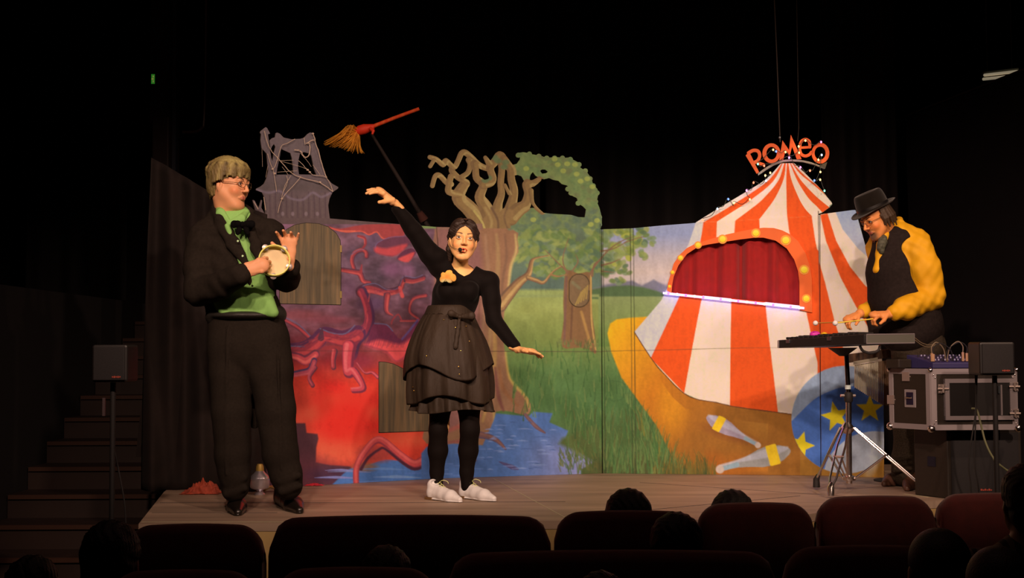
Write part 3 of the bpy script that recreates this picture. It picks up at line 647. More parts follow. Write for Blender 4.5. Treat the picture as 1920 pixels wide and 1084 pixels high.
pA = empty('painted_backdrop', PT['a'], 'purple and red painted plywood backdrop panel with twisted roots, leftmost of the set', 'backdrop', 'painted backdrop panels')
board('main_board', mp(PP(478,398.5, 497.7,400, 744.5,420, 821,425.8, 821,940, 478,940)), (476, 824, 396, 920), plA, .012, 1.25, MPAINT, pA, 'cv')
cC = T(470, 230, 6.022)
castle = sub(uni(mp(cC(283,118, 300,112, 330,125, 372,168, 460,188, 560,182, 600,172, 640,130, 668,112, 712,118, 718,180, 735,215, 765,330, 800,480, 860,630, 920,690, 990,728, 985,745, 925,785, 890,860, 876,930, 882,1000, 895,1085, 165,1040, 158,850, 130,790, 60,762, 62,745, 110,722, 150,690, 178,630, 200,540, 200,450, 185,350, 225,330, 215,200, 240,175, 275,165)),
                 mp(cC(105,112, 112,95, 168,50, 185,60, 220,125, 195,130, 205,200, 215,300, 240,400, 250,560, 200,560, 180,350, 125,290, 112,200, 118,130)), mp(cC(20,870, 45,880, 90,965, 118,870, 130,880, 120,960, 150,1010, 160,1040, 60,1010))),
             mp(cC(345,298, 400,322, 450,345, 466,400, 478,500, 482,585, 290,588, 300,520, 322,420)), mp(cC(556,352, 600,332, 650,345, 685,375, 700,440, 715,520, 742,588, 545,585, 534,500, 540,420)), mp(cC(262,240, 280,270, 262,340, 245,440, 232,400, 222,320, 240,270)))
board('castle_cutout', castle, (470, 640, 235, 412), Plane(PT['a'], PT['b'], -.014), .012, 1.0, MPAINT, pA, 'cv')
# wooden hatch doors
def wood_mat(name, c1, c2, c3):
    m = mat(name, c1, 0.7, spec=.3); nt = m.node_tree; tc = nt.nodes.new('ShaderNodeTexCoord'); mpn = nt.nodes.new('ShaderNodeMapping'); mpn.inputs['Scale'].default_value = (1, 1, .045)
    n = nt.nodes.new('ShaderNodeTexNoise'); n.inputs['Scale'].default_value = 46; n.inputs['Detail'].default_value = 5; n.inputs['Roughness'].default_value = .6
    r = nt.nodes.new('ShaderNodeValToRGB'); r.color_ramp.elements[0].position = .36; r.color_ramp.elements[1].position = .64
    r.color_ramp.elements[0].color = (*c2, 1); r.color_ramp.elements[1].color = (*c3, 1); e = r.color_ramp.elements.new(.5); e.color = (*c1, 1)
    nt.links.new(tc.outputs['Object'], mpn.inputs[0]); nt.links.new(mpn.outputs[0], n.inputs['Vector']); nt.links.new(n.outputs[0], r.inputs[0]); nt.links.new(r.outputs[0], nt.nodes['Principled BSDF'].inputs['Base Color'])
    return m
MDOOR = wood_mat('painted_brown_planks', alb(104, 78, 54), alb(86, 66, 48), alb(124, 88, 58))
MEDGE = mat('dark_groove', alb(50, 34, 28), .9)
MGOLD = mat('brass', alb(190, 140, 80), .35, .8)
fo = Plane(PT['a'], PT['b'], .006); f2 = Plane(PT['a'], PT['b'], .002)
DA = T(500, 380, 3.3875)
ud = DA(84,640, 84,260, 95,215, 130,170, 180,142, 250,130, 330,135, 390,155, 440,195, 466,240, 470,300, 470,648)
ld = PP(711,811, 711,679, 722,679.5, 738,683, 754,691, 770,703, 785,718, 797,736, 806,760, 807,807.5)
for d_, bb in ((ud, (522, 642, 415, 575)), (ld, (709, 810, 676, 814))):
    gr = board('hatch_rim', (lambda f: lambda X, Y: f(X, Y) + 1.1)(mp(d_)), bb, f2, .004, 2.0, MEDGE, pA)
    dr = board('hatch_door', mp(d_), bb, fo, .006, 2.0, MDOOR, pA)
    if d_ is ud:
        for yy in (466, 552):
            a = Plane(PT['a'], PT['b'], .009); MB().hexa([a.q(637.5, yy + 7), a.q(641, yy + 7), a.q(641, yy + 7) + a.n * .003, a.q(637.5, yy + 7) + a.n * .003], [a.q(637.5, yy - 6), a.q(641, yy - 6), a.q(641, yy - 6) + a.n * .003, a.q(637.5, yy - 6) + a.n * .003]).build('hinge', MGOLD, dr)
# cobweb draped over the castle
MWEB = mat('cobweb_yarn', alb(200, 150, 120), .9)
web = MB(); wp = Plane(PT['a'], PT['b'], .004)
def wl(pts, r, sag=0):
    p = smooth(cC(*pts), 4, False) if len(pts) > 4 else cC(*pts)
    web.tube([wp.q(x, y) - wp.n * random.uniform(0.001, .01) for x, y in p], r * .62, 5)
wl((150,95, 200,270, 300,400, 460,570, 600,630, 780,680, 925,780), .0042); wl((500,185, 410,235, 345,265, 310,370, 250,520, 190,350), .0036); wl((250,520, 270,640, 290,780), .0028); wl((490,310, 555,320, 590,375, 615,392, 645,380, 665,320, 660,240, 625,235), .006)
wl((625,240, 690,200, 725,195, 700,120), .005); wl((720,200, 770,350, 800,470, 855,625), .0042); wl((540,430, 640,535, 700,590, 850,620, 925,780), .0028); wl((565,610, 500,690, 350,860, 305,1020), .003); wl((405,600, 410,680, 360,790), .0024); wl((450,600, 380,720, 345,860), .0024); wl((700,480, 780,590), .002); wl((300,430, 480,425), .0016); wl((300,560, 520,545), .0016); wl((145,840, 165,990), .004); wl((30,890, 80,980), .004)
wl((125,300, 130,500), .0014); wl((190,490, 165,620), .0014); wl((600,170, 610,250), .003); wl((350,500, 420,590), .0016); wl((340,440, 500,480, 640,530), .0016); wl((560,350, 640,440, 680,500), .0016)
for x, y in cC(245,525, 270,575, 640,535, 665,560, 780,675, 350,860, 700,125): web.ball(wp.q(x, y) - wp.n * .004, (.008, .004, .006), 8)
tag(web.build('cobweb', MWEB, None, True), 'pale stringy cobweb draped across the mauve castle tower cut-out', 'cobweb', kind='stuff')

pB = empty('painted_backdrop', PT['b'], 'painted plywood backdrop panel of a gnarled old tree beside a blue pool', 'backdrop', 'painted backdrop panels')
board('main_board', mp(PP(821,425.8, 940,427.9, 1128,430, 1128.5,940, 821,940)), (819, 1131, 424, 904), plB, .012, 1.25, MPAINT, pB, 'cv')
fol = sub(mp(C3(600,240, 598,212, 618,165, 640,120, 640,92, 680,86, 705,90, 740,100, 790,108, 830,122, 870,118, 900,118, 940,122, 970,120, 1000,135, 1032,152, 1045,185, 1082,208, 1112,250, 1125,290, 1152,320, 1157,355, 1148,400, 1165,440, 1180,500, 1180,545, 1168,585, 590,585, 578,540, 600,500, 640,470, 700,450, 730,440, 770,440, 802,470, 850,476, 900,480, 950,482, 985,484, 1030,498, 1072,500, 1080,450, 1060,430, 1035,415, 1022,378, 990,362, 975,340, 975,315, 960,298, 925,288, 905,268, 872,262, 845,250, 815,258, 785,252, 760,236, 742,212, 728,228, 722,250, 725,272, 690,275, 670,240, 645,230)),
          mp(C3(788,205, 800,196, 820,196, 838,210, 825,220, 800,222)), mp(C3(596,150, 620,128, 662,112, 660,132, 640,160, 620,165)))
scal = [ms([q_, (q_[0] + .1, q_[1])], 9.5, 0) for q_ in C3(650,105, 720,98, 780,112, 830,124, 880,124, 930,124, 980,132, 1035,165, 1075,205, 1105,255, 1125,300, 1150,345, 1140,400, 1150,450, 1165,500, 1165,545, 985,345, 1030,410, 965,320)]
tm = uni(fol, *scal, mp(trb, 2), *[ms(p, w_) for p, w_ in limbs])
board('tree_cutout', tm, (800, 1132, 276, 436), Plane(PT['b'], PT['c'], -.014), .012, 1.0, MPAINT, pB, 'cv')
ov = [(1086 + 19 * math.cos(a), 545 + 12 * np.sign(math.sin(a)) + 19 * math.sin(a)) for a in np.linspace(0, 2 * math.pi, 40, endpoint=False)]
board('oval_hatch', (lambda f: lambda X, Y: f(X, Y) - .6)(mp(ov)), (1064, 1108, 510, 580), Plane(PT['b'], PT['c'], .004), .004, 1.0, MPAINT, pB, 'cv')

pC = empty('painted_backdrop', PT['c'], 'narrow green painted backdrop panel of leaves and grass between two grooves', 'backdrop', 'painted backdrop panels')
board('main_board', mp(PP(1129,430, 1183,428.3, 1188,428, 1188.6,940, 1130,940)), (1127, 1191, 424, 896), plC, .012, 1.25, MPAINT, pC, 'cv')

pD = empty('painted_backdrop', PT['d'], 'painted circus tent backdrop panel with red curtained window and ringed yellow bulbs', 'backdrop', 'painted backdrop panels')
board('main_board', sub(mp(PP(1187,428, 1240,423, 1305,418, 1537,403, 1538.5,940, 1188.6,940)), arch_in), (1185, 1541, 400, 902), plD, .012, 1.25, MPAINT, pD, 'cv')
rf = [(x, y) for x, y in tent] + PP(1303,420, 1537,406) + C8(838,518, 860,510, 900,482, 914,466, 913,458, 905,447, 884,424) + [tuple(q) for q in smooth(roof[11], 4, False)[::-1][2:]]
board('tent_roof_cutout', mp(rf), (1300, 1566, 300, 422), Plane(PT['d'], PT['e'], -.014), .012, 1.0, MPAINT, pD, 'cv')
MOR = mat('orange_paint', alb(226, 84, 16), .6, noise=.08)
fr = board('window_frame', sub(arch_out, arch_in), (1248, 1526, 424, 590), Plane(PT['d'], PT['e'], .014), .014, 1.0, MOR, pD)
MYL = mat('yellow_paint', alb(250, 190, 20, .95), .5); MYR = mat('soft_orange_paint', alb(236, 130, 30), .5)
for x, y, r in ((145,725,12), (177,575,15), (262,420,20), (450,283,24), (712,220,30), (1068,155,30), (1388,232,34), (1585,547,32), (1608,855,28)):
    pl = Plane(PT['d'], PT['e'], .0155); bx, by = CB(x, y)[0]; rr = r * 1.35 / 5.7065
    c_ = pl.q(bx, by); k_ = rr / FPX * c_[1]
    rg = MB().lathe(c_, [(k_ * 1.25, 0), (k_ * 1.2, .001)], 24, -pl.n).build('bulb_halo', MYR, fr)
    MB().lathe(c_ - pl.n * .0012, [(k_ * .85, 0), (k_ * .8, .003), (k_ * .3, .005)], 24, -pl.n).build('painted_bulb', MYL, rg, True)
# red cloth behind the window
MRED = mat('red_curtain_cloth', alb(150, 10, 8), .85, noise=.1, nscale=20, bump=.2, bscale=200, sheen=.2)
u = np.linspace(0, 1, 130); v = np.linspace(0, 1, 30); cp = Plane(PT['d'], PT['e'], -.05); V = []
for vv in v:
    for uu in u:
        px = 1245 + uu * 270; py = 432 + vv * 165
        dz = .014 * math.sin(uu * 38 + .8 * math.sin(vv * 2)) + .009 * math.sin(uu * 71 + 1) + (.03 * math.exp(-((uu - .535) / .02) ** 2)) - .018 * math.exp(-((uu - .42 - .05 * vv) / .03) ** 2)
        V.append(cp.q(px, py) + cp.n * dz)
F = np.array([(j * 130 + i, (j + 1) * 130 + i, (j + 1) * 130 + i + 1, j * 130 + i + 1) for j in range(29) for i in range(129)])
npmesh('window_curtain', V, F, MRED, pD)
MB().hexa([cp.q(1240, 605) + cp.n * .1, cp.q(1520, 605) + cp.n * .1, cp.q(1520, 605) + cp.n * .12, cp.q(1240, 605) + cp.n * .12], [cp.q(1240, 425) + cp.n * .1, cp.q(1520, 425) + cp.n * .1, cp.q(1520, 425) + cp.n * .12, cp.q(1240, 425) + cp.n * .12]).build('curtain_backing', mat('black_cloth', (.004, .003, .004), .95), pD)

pE = empty('painted_backdrop', PT['e'], 'rightmost painted backdrop panel with tent stripes above a starred blue ball', 'backdrop', 'painted backdrop panels')
board('main_board', mp(PP(1538,402, 1598,394, 1604,394, 1625,470, 1640,560, 1650,640, 1656,700, 1657.5,830, 1657,940, 1539.5,940)), (1536, 1662, 390, 905), plE, .012, 1.25, MPAINT, pE, 'cv')
# light strip along the window sill
ls = Plane(PT['d'], PT['e'], .035)
lroot = MB().hexa([ls.q(1243, 551.5), ls.q(1508, 580), ls.q(1508, 580) + ls.n * .018, ls.q(1243, 551.5) + ls.n * .018], [ls.q(1243, 547.5), ls.q(1508, 576), ls.q(1508, 576) + ls.n * .018, ls.q(1243, 547.5) + ls.n * .018]).build('light_strip', mat('strip_diffuser', (.62, .42, 1), .5, emit=1.9))
tag(lroot, 'glowing white and violet LED strip across the sill of the red curtained window', 'light strip')
ml = [mat('violet_glow', (.28, .06, 1), .4, emit=6), mat('aqua_glow', (.55, 1, 1), .4, emit=5)]
for i in range(16):
    t = (i + .5) / 16; p = ls.q(1245 + 262 * t, 549.5 + 28.6 * t) - ls.n * .004
    MB().ball(p, (.009, .006, .0085), 8).build('led', ml[i % 2], lroot, True)
for i in range(5):
    t = (i + .5) / 5; p = ls.q(1245 + 262 * t, 546 + 28.6 * t) - ls.n * .03
    l = bpy.data.lights.new('strip_light', 'POINT'); o = bpy.data.objects.new('strip_light', l); col.objects.link(o); l.energy = .05; l.color = (.35, .1, 1); l.shadow_soft_size = .02; o.location = p

# ---- letters over the tent roof
CS = T(1380, 230, 6.377)
sp_ = Plane(PT['d'], PT['e'], .01)
sg_ = empty('tent_sign', sp_.q(1478, 300), 'arched orange cut-out letter sign on top of the striped circus tent', 'sign')
MSG = mat('orange_letter_paint', alb(226, 80, 20), .6); MAR = mat('grey_arc_board', alb(150, 124, 104), .7)
arc_t = smooth(CS(262,608, 340,548, 450,482, 560,448, 660,440, 780,448, 900,474, 1070,540), 4, False)
board('arc_board', mp(list(arc_t) + CS(1058,553, 940,505, 800,470, 660,460, 560,470, 450,510, 350,572, 266,632)), (1418, 1550, 295, 332), Plane(PT['d'], PT['e'], .004), .03, 1.0, MAR, sg_)
board('arc_gusset', mp(CS(1020,500, 1092,470, 1066,552, 985,530)), (1530, 1555, 300, 320), Plane(PT['d'], PT['e'], .004), .012, 1.0, mat('raw_board', alb(84, 66, 48), .8), sg_)
def ell(cx, cy, rx, ry, n=36, a0=0, a1=2 * math.pi):
    return [(cx + rx * math.cos(a0 + (a1 - a0) * i / n), cy + ry * math.sin(a0 + (a1 - a0) * i / n)) for i in range(n + (0 if a1 - a0 > 6.28 else 1))]
def flat(p): return [q for a in p for q in a]
glyphs = [
    ('letter_r', uni(mp(CS(115,392, 160,352, 275,590, 248,612)), ms(CS(150,362, 205,332, 262,340, 284,390, 262,450, 214,478), 6.2), ms(CS(232,470, 330,502), 5.5)), (1394, 1434, 275, 330)),
    ('letter_o', sub(mp(CS(*flat(ell(424, 365, 108, 118)))), mp(CS(*flat(ell(426, 365, 62, 76))))), (1426, 1468, 264, 308)),
    ('letter_m', mp(CS(518,448, 556,212, 635,330, 655,143, 785,436, 728,438, 672,285, 640,405, 592,330, 566,446)), (1458, 1506, 248, 304)),
    ('letter_e', uni(ms(CS(884,290, 876,225, 832,200, 782,225, 762,300, 776,370, 825,398, 876,382, 902,352), 5.6), ms(CS(765,300, 885,292), 4.4)), (1494, 1526, 254, 300)),
    ('letter_o', sub(mp(CS(*flat(ell(1010, 365, 106, 124)))), mp(CS(*flat(ell(1006, 364, 66, 78))))), (1518, 1560, 262, 312))]
for nme, mk, bb in glyphs: board(nme, mk, bb, sp_, .016, .7, MSG, sg_)
# suspension wires
MWIRE = mat('black_wire', (.01, .009, .008), .6); MSTEEL = mat('steel', alb(150, 130, 120), .3, 1.0)
w_ = MB().tube([sp_.q(1463, 266) + sp_.n * .02, sp_.q(1457, 110) + sp_.n * .02, at(1450, -40, sp_.q(1463, 266)[1])], .004, 6).build('hanging_wire', mat('dull_wire', alb(60, 40, 30), .6))
tag(w_, 'thick hanging wire rising from the second sign letter to the ceiling', 'wire', 'wires holding the tent sign')
MB().ball(sp_.q(1462, 257) + sp_.n * .02, .012, 8).build('clamp', MSTEEL, w_, True)
w2 = MB().tube([sp_.q(1496, 264) + sp_.n * .02, sp_.q(1498, 240) + sp_.n * .02, at(1493, -40, sp_.q(1463, 266)[1])], .0018, 6).build('hanging_wire', bpy.data.materials['dull_wire'])
tag(w2, 'thin hanging wire rising beside the fourth sign letter to the ceiling', 'wire', 'wires holding the tent sign')
# string of coloured bulbs
sl_ = empty('string_lights', sp_.q(1478, 330) - sp_.n * .03, 'string of small coloured fairy bulbs wound over sign and striped tent roof', 'string lights')
bc_ = {'y': (1, .62, .22), 'b': (.12, .25, 1), 'p': (1, .25, .8), 'g': (.2, 1, .55), 'r': (1, .2, .1), 'w': (.55, .7, 1)}
bm = {k: mat('bulb_' + n_, c, .4, emit=(2.4 if k == 'y' else 2.6)) for (k, c), n_ in zip(bc_.items(), ('amber', 'blue', 'pink', 'green', 'red', 'pale_blue'))}
bp_ = Plane(PT['d'], PT['e'], .035)
seq = [(CS(x, y)[0], c) for x, y, c in ((1018,232,'p'), (830,215,'y'), (750,285,'y'), (755,360,'y'), (592,352,'y'), (480,345,'b'), (445,325,'y'), (262,495,'g'), (337,517,'r'), (635,420,'p'), (770,535,'p'), (885,575,'r'), (985,445,'y'), (1025,387,'w'), (1010,590,'y'), (937,692,'b'), (1007,683,'y'), (1058,815,'g'))]
seq2 = [(CS(x, y)[0], c) for x, y, c in ((410,600,'y'), (350,632,'y'), (360,695,'w'), (210,718,'r'), (127,812,'p'), (165,918,'y'))] + [(C8(388,458)[0], 'y'), (C8(358,438)[0], 'b'), (C8(300,490)[0], 'w'), (C8(222,550)[0], 'r')]
for S_ in (seq, seq2):
    pts = []
    for i, ((x, y), c) in enumerate(S_):
        p = bp_.q(x, y); MB().ball(p, (.0062, .0062, .008), 8).build('bulb', bm[c], sl_, True)
        pts.append(p + np.array([0, .008, .012]))
        if i < len(S_) - 1:
            (x2, y2), _ = S_[i + 1]; pts.append(bp_.q((x + x2) / 2 + random.uniform(-4, 4), (y + y2) / 2 + random.uniform(1, 9)) + bp_.n * .008)
    MB().tube(smooth(pts, 4, False), .0022, 5).build('cord', mat('green_cord', alb(40, 40, 30), .6), sl_, True)
for (x, y), c in (seq[2], seq[9], seq2[2], seq2[4], seq2[6], seq[12]):
    l = bpy.data.lights.new('bulb_light', 'POINT'); o = bpy.data.objects.new('bulb_light', l); col.objects.link(o); l.energy = .06; l.color = bc_[c]; l.shadow_soft_size = .01; o.location = bp_.q(x, y) - bp_.n * .02
# ------------------------------------------------------------------ the hall
MBLK = mat('black_velour', (.0035, .0025, .003), .9, noise=.3, nscale=3)
MWALL = mat('dark_wall_paint', (.005, .0032, .0035), .9, noise=.2, nscale=2)
MFLO = mat('hall_floor', (.02, .012, .01), .7, noise=.3, nscale=3)
ZF = -0.7
def struct(name, mb, m, **k): return tag(mb.build(name, m, **k), kind='structure')
struct('floor', MB().box((0, 4, ZF - .05), (11, 20, .1)), MFLO)
struct('ceiling', MB().box((0, 4, 5.25), (11, 20, .1)), MWALL)
struct('wall_left', MB().box((-5.45, 4, 2.25), (.1, 20, 5.9)), MWALL)
struct('wall_right', MB().box((5.45, 4, 2.25), (.1, 20, 5.9)), MWALL)
struct('wall_back', MB().box((0, 13.95, 2.25), (11, .1, 5.9)), MWALL)
struct('wall_front', MB().box((0, -5.95, 2.25), (11, .1, 5.9)), MWALL)
# backcloth with long hanging folds, in three drops
def drape(name, x0, x1, y, z0, z1, lab, n=60, amp=.05, fr=6.0, m=MBLK):
    nu = int((x1 - x0) * n); u = np.linspace(x0, x1, nu); V = []
    for z in np.linspace(z0, z1, 14):
        for x in u: V.append((x, y + amp * math.sin(x * fr * 2 + .5 * math.sin(z + x)) + amp * .5 * math.sin(x * fr * 4.3 + 1) + .01 * math.sin(z * 2 + x * 3), z))
    F = np.array([(j * nu + i, j * nu + i + 1, (j + 1) * nu + i + 1, (j + 1) * nu + i) for j in range(13) for i in range(nu - 1)])
    o = npmesh(name, V, F, m); s = o.modifiers.new('cloth', 'SOLIDIFY'); s.thickness = .004
    return tag(o, lab, 'curtain', 'black backcloths')
drape('stage_curtain', -1.99, .25, 11.2, -.05, 5.1, 'black backcloth hanging in folds behind the castle and tree cut-outs', m=MBLK)
drape('stage_curtain', .3, 2.35, 11.3, -.05, 5.1, 'black backcloth hanging in folds behind the tent roof, left of the brownish drop', m=MBLK)
drape('stage_curtain', 2.55, 3.15, 10.4, -.05, 5.1, 'narrow brownish black drop hanging behind the right end of the set', fr=9, m=mat('brown_velour', (.008, .004, .0035), .9, noise=.3, nscale=4))
drape('stage_curtain', -4.9, -3.9, 12.9, -.05, 5.1, 'black drop hanging at the far left behind the stairs', m=MBLK)
# side partition with sloping rail, cornice lamp
a, b = at(1935, 126, 8.7), at(1590, 262, 12.2)
struct('wall_partition', MB().hexa([(b[0], b[1], ZF), (5.3, b[1], ZF), (5.3, a[1], ZF), (a[0], a[1], ZF)], [(b[0], b[1], b[2]), (5.3, b[1], b[2]), (5.3, a[1], a[2]), (a[0], a[1], a[2])]), mat('partition_paint', (.007, .004, .006), .85, noise=.2))
struct('trim_1', MB().hexa([b + [-.012, 0, 0], b + [.03, 0, 0], a + [.03, 0, 0], a + [-.012, 0, 0]], [b + [-.012, 0, .012], b + [.03, 0, .012], a + [.03, 0, .012], a + [-.012, 0, .012]]), mat('pale_edge', alb(70, 44, 34), .6))  # thin strip paler than the partition under it
lampf = empty('batten_light', at(1880, 142, 9.4), 'pale twin tube batten lamp high on the right above the dark partition', 'lamp')
q1, q2 = at(1846, 141, 9.6), at(1912, 134, 9.2)
MTB = mat('dim_tube', (.9, .75, .5), .4, emit=.22)
for dz in (0, -.03): MB().tube([q1 + [dz * .3, 0, dz], q2 + [-.02, 0, dz]], .011, 10).build('tube', MTB, lampf, True)
MB().hexa([q1 + [0, .02, .0], q2 + [0, .02, 0], q2 + [0, .06, 0], q1 + [0, .06, 0]], [q1 + [0, .02, .03], q2 + [0, .02, .03], q2 + [0, .06, .03], q1 + [0, .06, .03]]).build('housing', mat('grey_metal', alb(120, 100, 80), .5), lampf)
for t in (.15, .85):
    p = q1 * (1 - t) + q2 * t; MB().tube([p + [0, .04, .03], [p[0], p[1] + .04, 5.19]], .006, 6).build('hanger', MWIRE, lampf)
# pillar, pipe and exit sign, left
MPIL = mat('pillar_paint', (.02, .008, .007), .7, noise=.15)
pl_ = at(307, 500, 10.4); struct('trim_2', MB().box((pl_[0], 10.4, 2.25), (.19, .2, 5.88)), MPIL)
pb = at(326, 500, 10.25); struct('trim_3', MB().box((pb[0], 10.25, 2.6), (.03, .06, 5.2)), mat('blue_grey_channel', (.02, .022, .035), .5))
pk = at(304, 290, 10.2); tag(MB().box((pk[0] + .0, 10.2, pk[2]), (.14, .12, .6)).build('switch_cabinet', MPIL, bevel=.015), 'dark brown switch cabinet fixed low on the left pillar', 'cabinet')
pt = [at(386, 0, 10.3), at(385, 120, 10.3), at(382, 225, 10.3), at(378, 240, 10.3), at(366, 247, 10.3), at(342, 248, 10.3)]; pt[0] = pt[0] + [0, 0, .45]
tag(MB().tube(smooth(pt, 4, False), .012, 8).build('conduit_pipe', mat('brown_pipe', (.05, .02, .012), .4), None, True), 'thin brown conduit pipe bending into the left pillar', 'pipe')
ex = at(288, 149, 10.283); e_ = tag(MB().box(ex, (.04, .03, .09)).build('exit_sign', mat('sign_case', (.01, .02, .01), .5)), 'small green glowing exit sign high beside the left pillar', 'exit sign')
MB().box(ex + [.0, -.017, -.0], (.028, .004, .078)).build('lit_panel', mat('green_panel', (.03, .22, .02), .5, emit=.55), e_)
for dz, w in ((.02, .010), (.0, .016), (-.02, .008)): MB().box(ex + [(.003 if w < .012 else -.002), -.0205, dz], (w, .003, .013)).build('running_figure_mark', mat('pale_mark', (.5, .5, .1), .5, emit=.3), e_)
sw = at(289, 238, 10.272); tag(MB().box(sw, (.035, .05, .055)).build('wall_socket', mat('beige_plastic', (.09, .05, .03), .5), bevel=.004), 'small beige socket box on the left pillar under the exit sign', 'socket')
# stairs at the left
MST = mat('dark_stair_wood', (.022, .010, .007), .6, noise=.25, nscale=5, stretch=(.3, 1, 1)); MNO = mat('nosing_highlight', (.055, .025, .016), .4)  # paler nosing colour holds the highlight along each step edge
st = MB(); ns = MB()
for i in range(12):
    y = 8.0 + .36 * i; z = -.43 + .155 * i; x1 = -2.02 - .0 * i
    if i > 0: x1 = at(300, 700, y)[0]
    st.box(((-3.42 + x1) / 2, (y + 12.9) / 2, (z - .155 / 2)), (x1 + 3.42, 12.9 - y, .155)); ns.box(((-3.42 + x1) / 2, y - .008, z - .012), (x1 + 3.40, .03, .028))
struct('trim_4', st, MST); struct('trim_5', ns, MNO)
struct('trim_6', MB().box((-3.45, 10.2, .3), (.04, 5.2, 2.0)), MWALL)

# ------------------------------------------------------------------ stage platform
MSTG = mat('stage_floor_paint', alb(150, 106, 80), .55, noise=.28, nscale=3.5, bump=.08, bscale=20, stretch=(.35, 2.2, 1))
nt = MSTG.node_tree
sp = [(-1.83, 6.3), (1.3, 6.36), (1.95, 6.95), (2.5, 7.15), (3.25, 7.3), (3.2, 9.35), (-2.3, 9.35), (-2.1, 7.75)]
stg = tag(MB().add([(x, y, -.04) for x, y in sp] + [(x, y, 0) for x, y in sp], [tuple(range(8))[::-1], tuple(range(8, 16))] + [(i, (i + 1) % 8, 8 + (i + 1) % 8, 8 + i) for i in range(8)]).build('stage_platform', MSTG), 'low stage platform with scuffed grey-brown boards', 'stage')
fr_ = MB()
for i in range(8):
    a = np.array([*sp[i], 0.]); b = np.array([*sp[(i + 1) % 8], 0.]); t = nv(b - a); n_ = np.array([t[1], -t[0], 0]) * -.03
    fr_.hexa([a + [0, 0, -.7] + n_ * .1, b + [0, 0, -.7] + n_ * .1, b + [0, 0, -.7] + n_, a + [0, 0, -.7] + n_], [a + [0, 0, -.042] + n_ * .1, b + [0, 0, -.042] + n_ * .1, b + [0, 0, -.042] + n_, a + [0, 0, -.042] + n_])
fr_.build('plywood_skirt', mat('plywood', alb(170, 118, 66), .6, noise=.15, nscale=10, stretch=(1, 1, .2)), stg)
MSEAM = mat('floor_seam', alb(176, 140, 100), .6); MSD = mat('floor_groove', alb(70, 52, 44), .8)
def seam(a, b, m, w=.004): 
    a, b = flo(*a), flo(*b); t = nv(b - a); n_ = np.array([-t[1], t[0], 0]) * w
    MB().hexa([a - n_ + [0, 0, .0002], b - n_ + [0, 0, .0002], b + n_ + [0, 0, .0002], a + n_ + [0, 0, .0002]], [a - n_ + [0, 0, .0012], b - n_ + [0, 0, .0012], b + n_ + [0, 0, .0012], a + n_ + [0, 0, .0012]]).build('board_seam', m, stg)
seam((925, 898), (1060, 971), MSEAM, .003); seam((300, 943), (720, 943), MSD, .005); seam((720, 943), (1060, 941), MSD, .004); seam((285, 962), (520, 962), MSD, .004); seam((1060, 971), (1500, 930), MSD, .004); seam((1200, 905), (1600, 932), MSD, .003); seam((1695, 926.5), (1741, 932.5), MSEAM, .01); seam((265, 979), (560, 979), MSEAM, .006)

# dark drape between stairs and set
MDR = mat('brown_black_cloth', (.012, .006, .0045), .9, noise=.25, nscale=12, bump=.1, bscale=120)
nu, nvv = 80, 40; V = []
for j in range(nvv):
    t = j / (nvv - 1)
    for i in range(nu):
        s_ = i / (nu - 1); Yd = 7.80 - .02 * s_ + .05 * math.sin(s_ * 16 + t * 3.2) * (.4 + t * .8) + .03 * math.sin(s_ * 31 - t * 4) + .02
        ty = np.interp(s_, [0, .12, .6, 1], [296, 310, 372, 402]); xl = 281 - 14 * t ** 1.5; px = xl + (500 - xl) * s_ - 6 * math.sin(t * 3) * (1 - s_)
        top = at(px, ty, Yd)[2]; X = at(px, 700, Yd)[0]; V.append((X, Yd, top * (1 - t) + .004 * t))
F = np.array([(j * nu + i, (j + 1) * nu + i, (j + 1) * nu + i + 1, j * nu + i + 1) for j in range(nvv - 1) for i in range(nu - 1)])
o = npmesh('masking_drape', V, F, MDR); s_ = o.modifiers.new('cloth', 'SOLIDIFY'); s_.thickness = .004
DRP = tag(o, 'dark brown-black drape slanting down from the pillar behind the man in the dinner jacket', 'drape')
# hanging cloth strip beside the stairs
q = [at(x, y, 7.95) for x, y in ((274, 720), (270, 760), (264, 800), (259, 857))]
mb = MB()
for i in range(3): mb.hexa([q[i + 1] + [-.014, 0, 0], q[i + 1] + [.014, 0, 0], q[i + 1] + [.014, .008, 0], q[i + 1] + [-.014, .008, 0]], [q[i] + [-.014, 0, 0], q[i] + [.014, 0, 0], q[i] + [.014, .008, 0], q[i] + [-.014, .008, 0]])
mb.build('tie_strap', MDR, DRP)

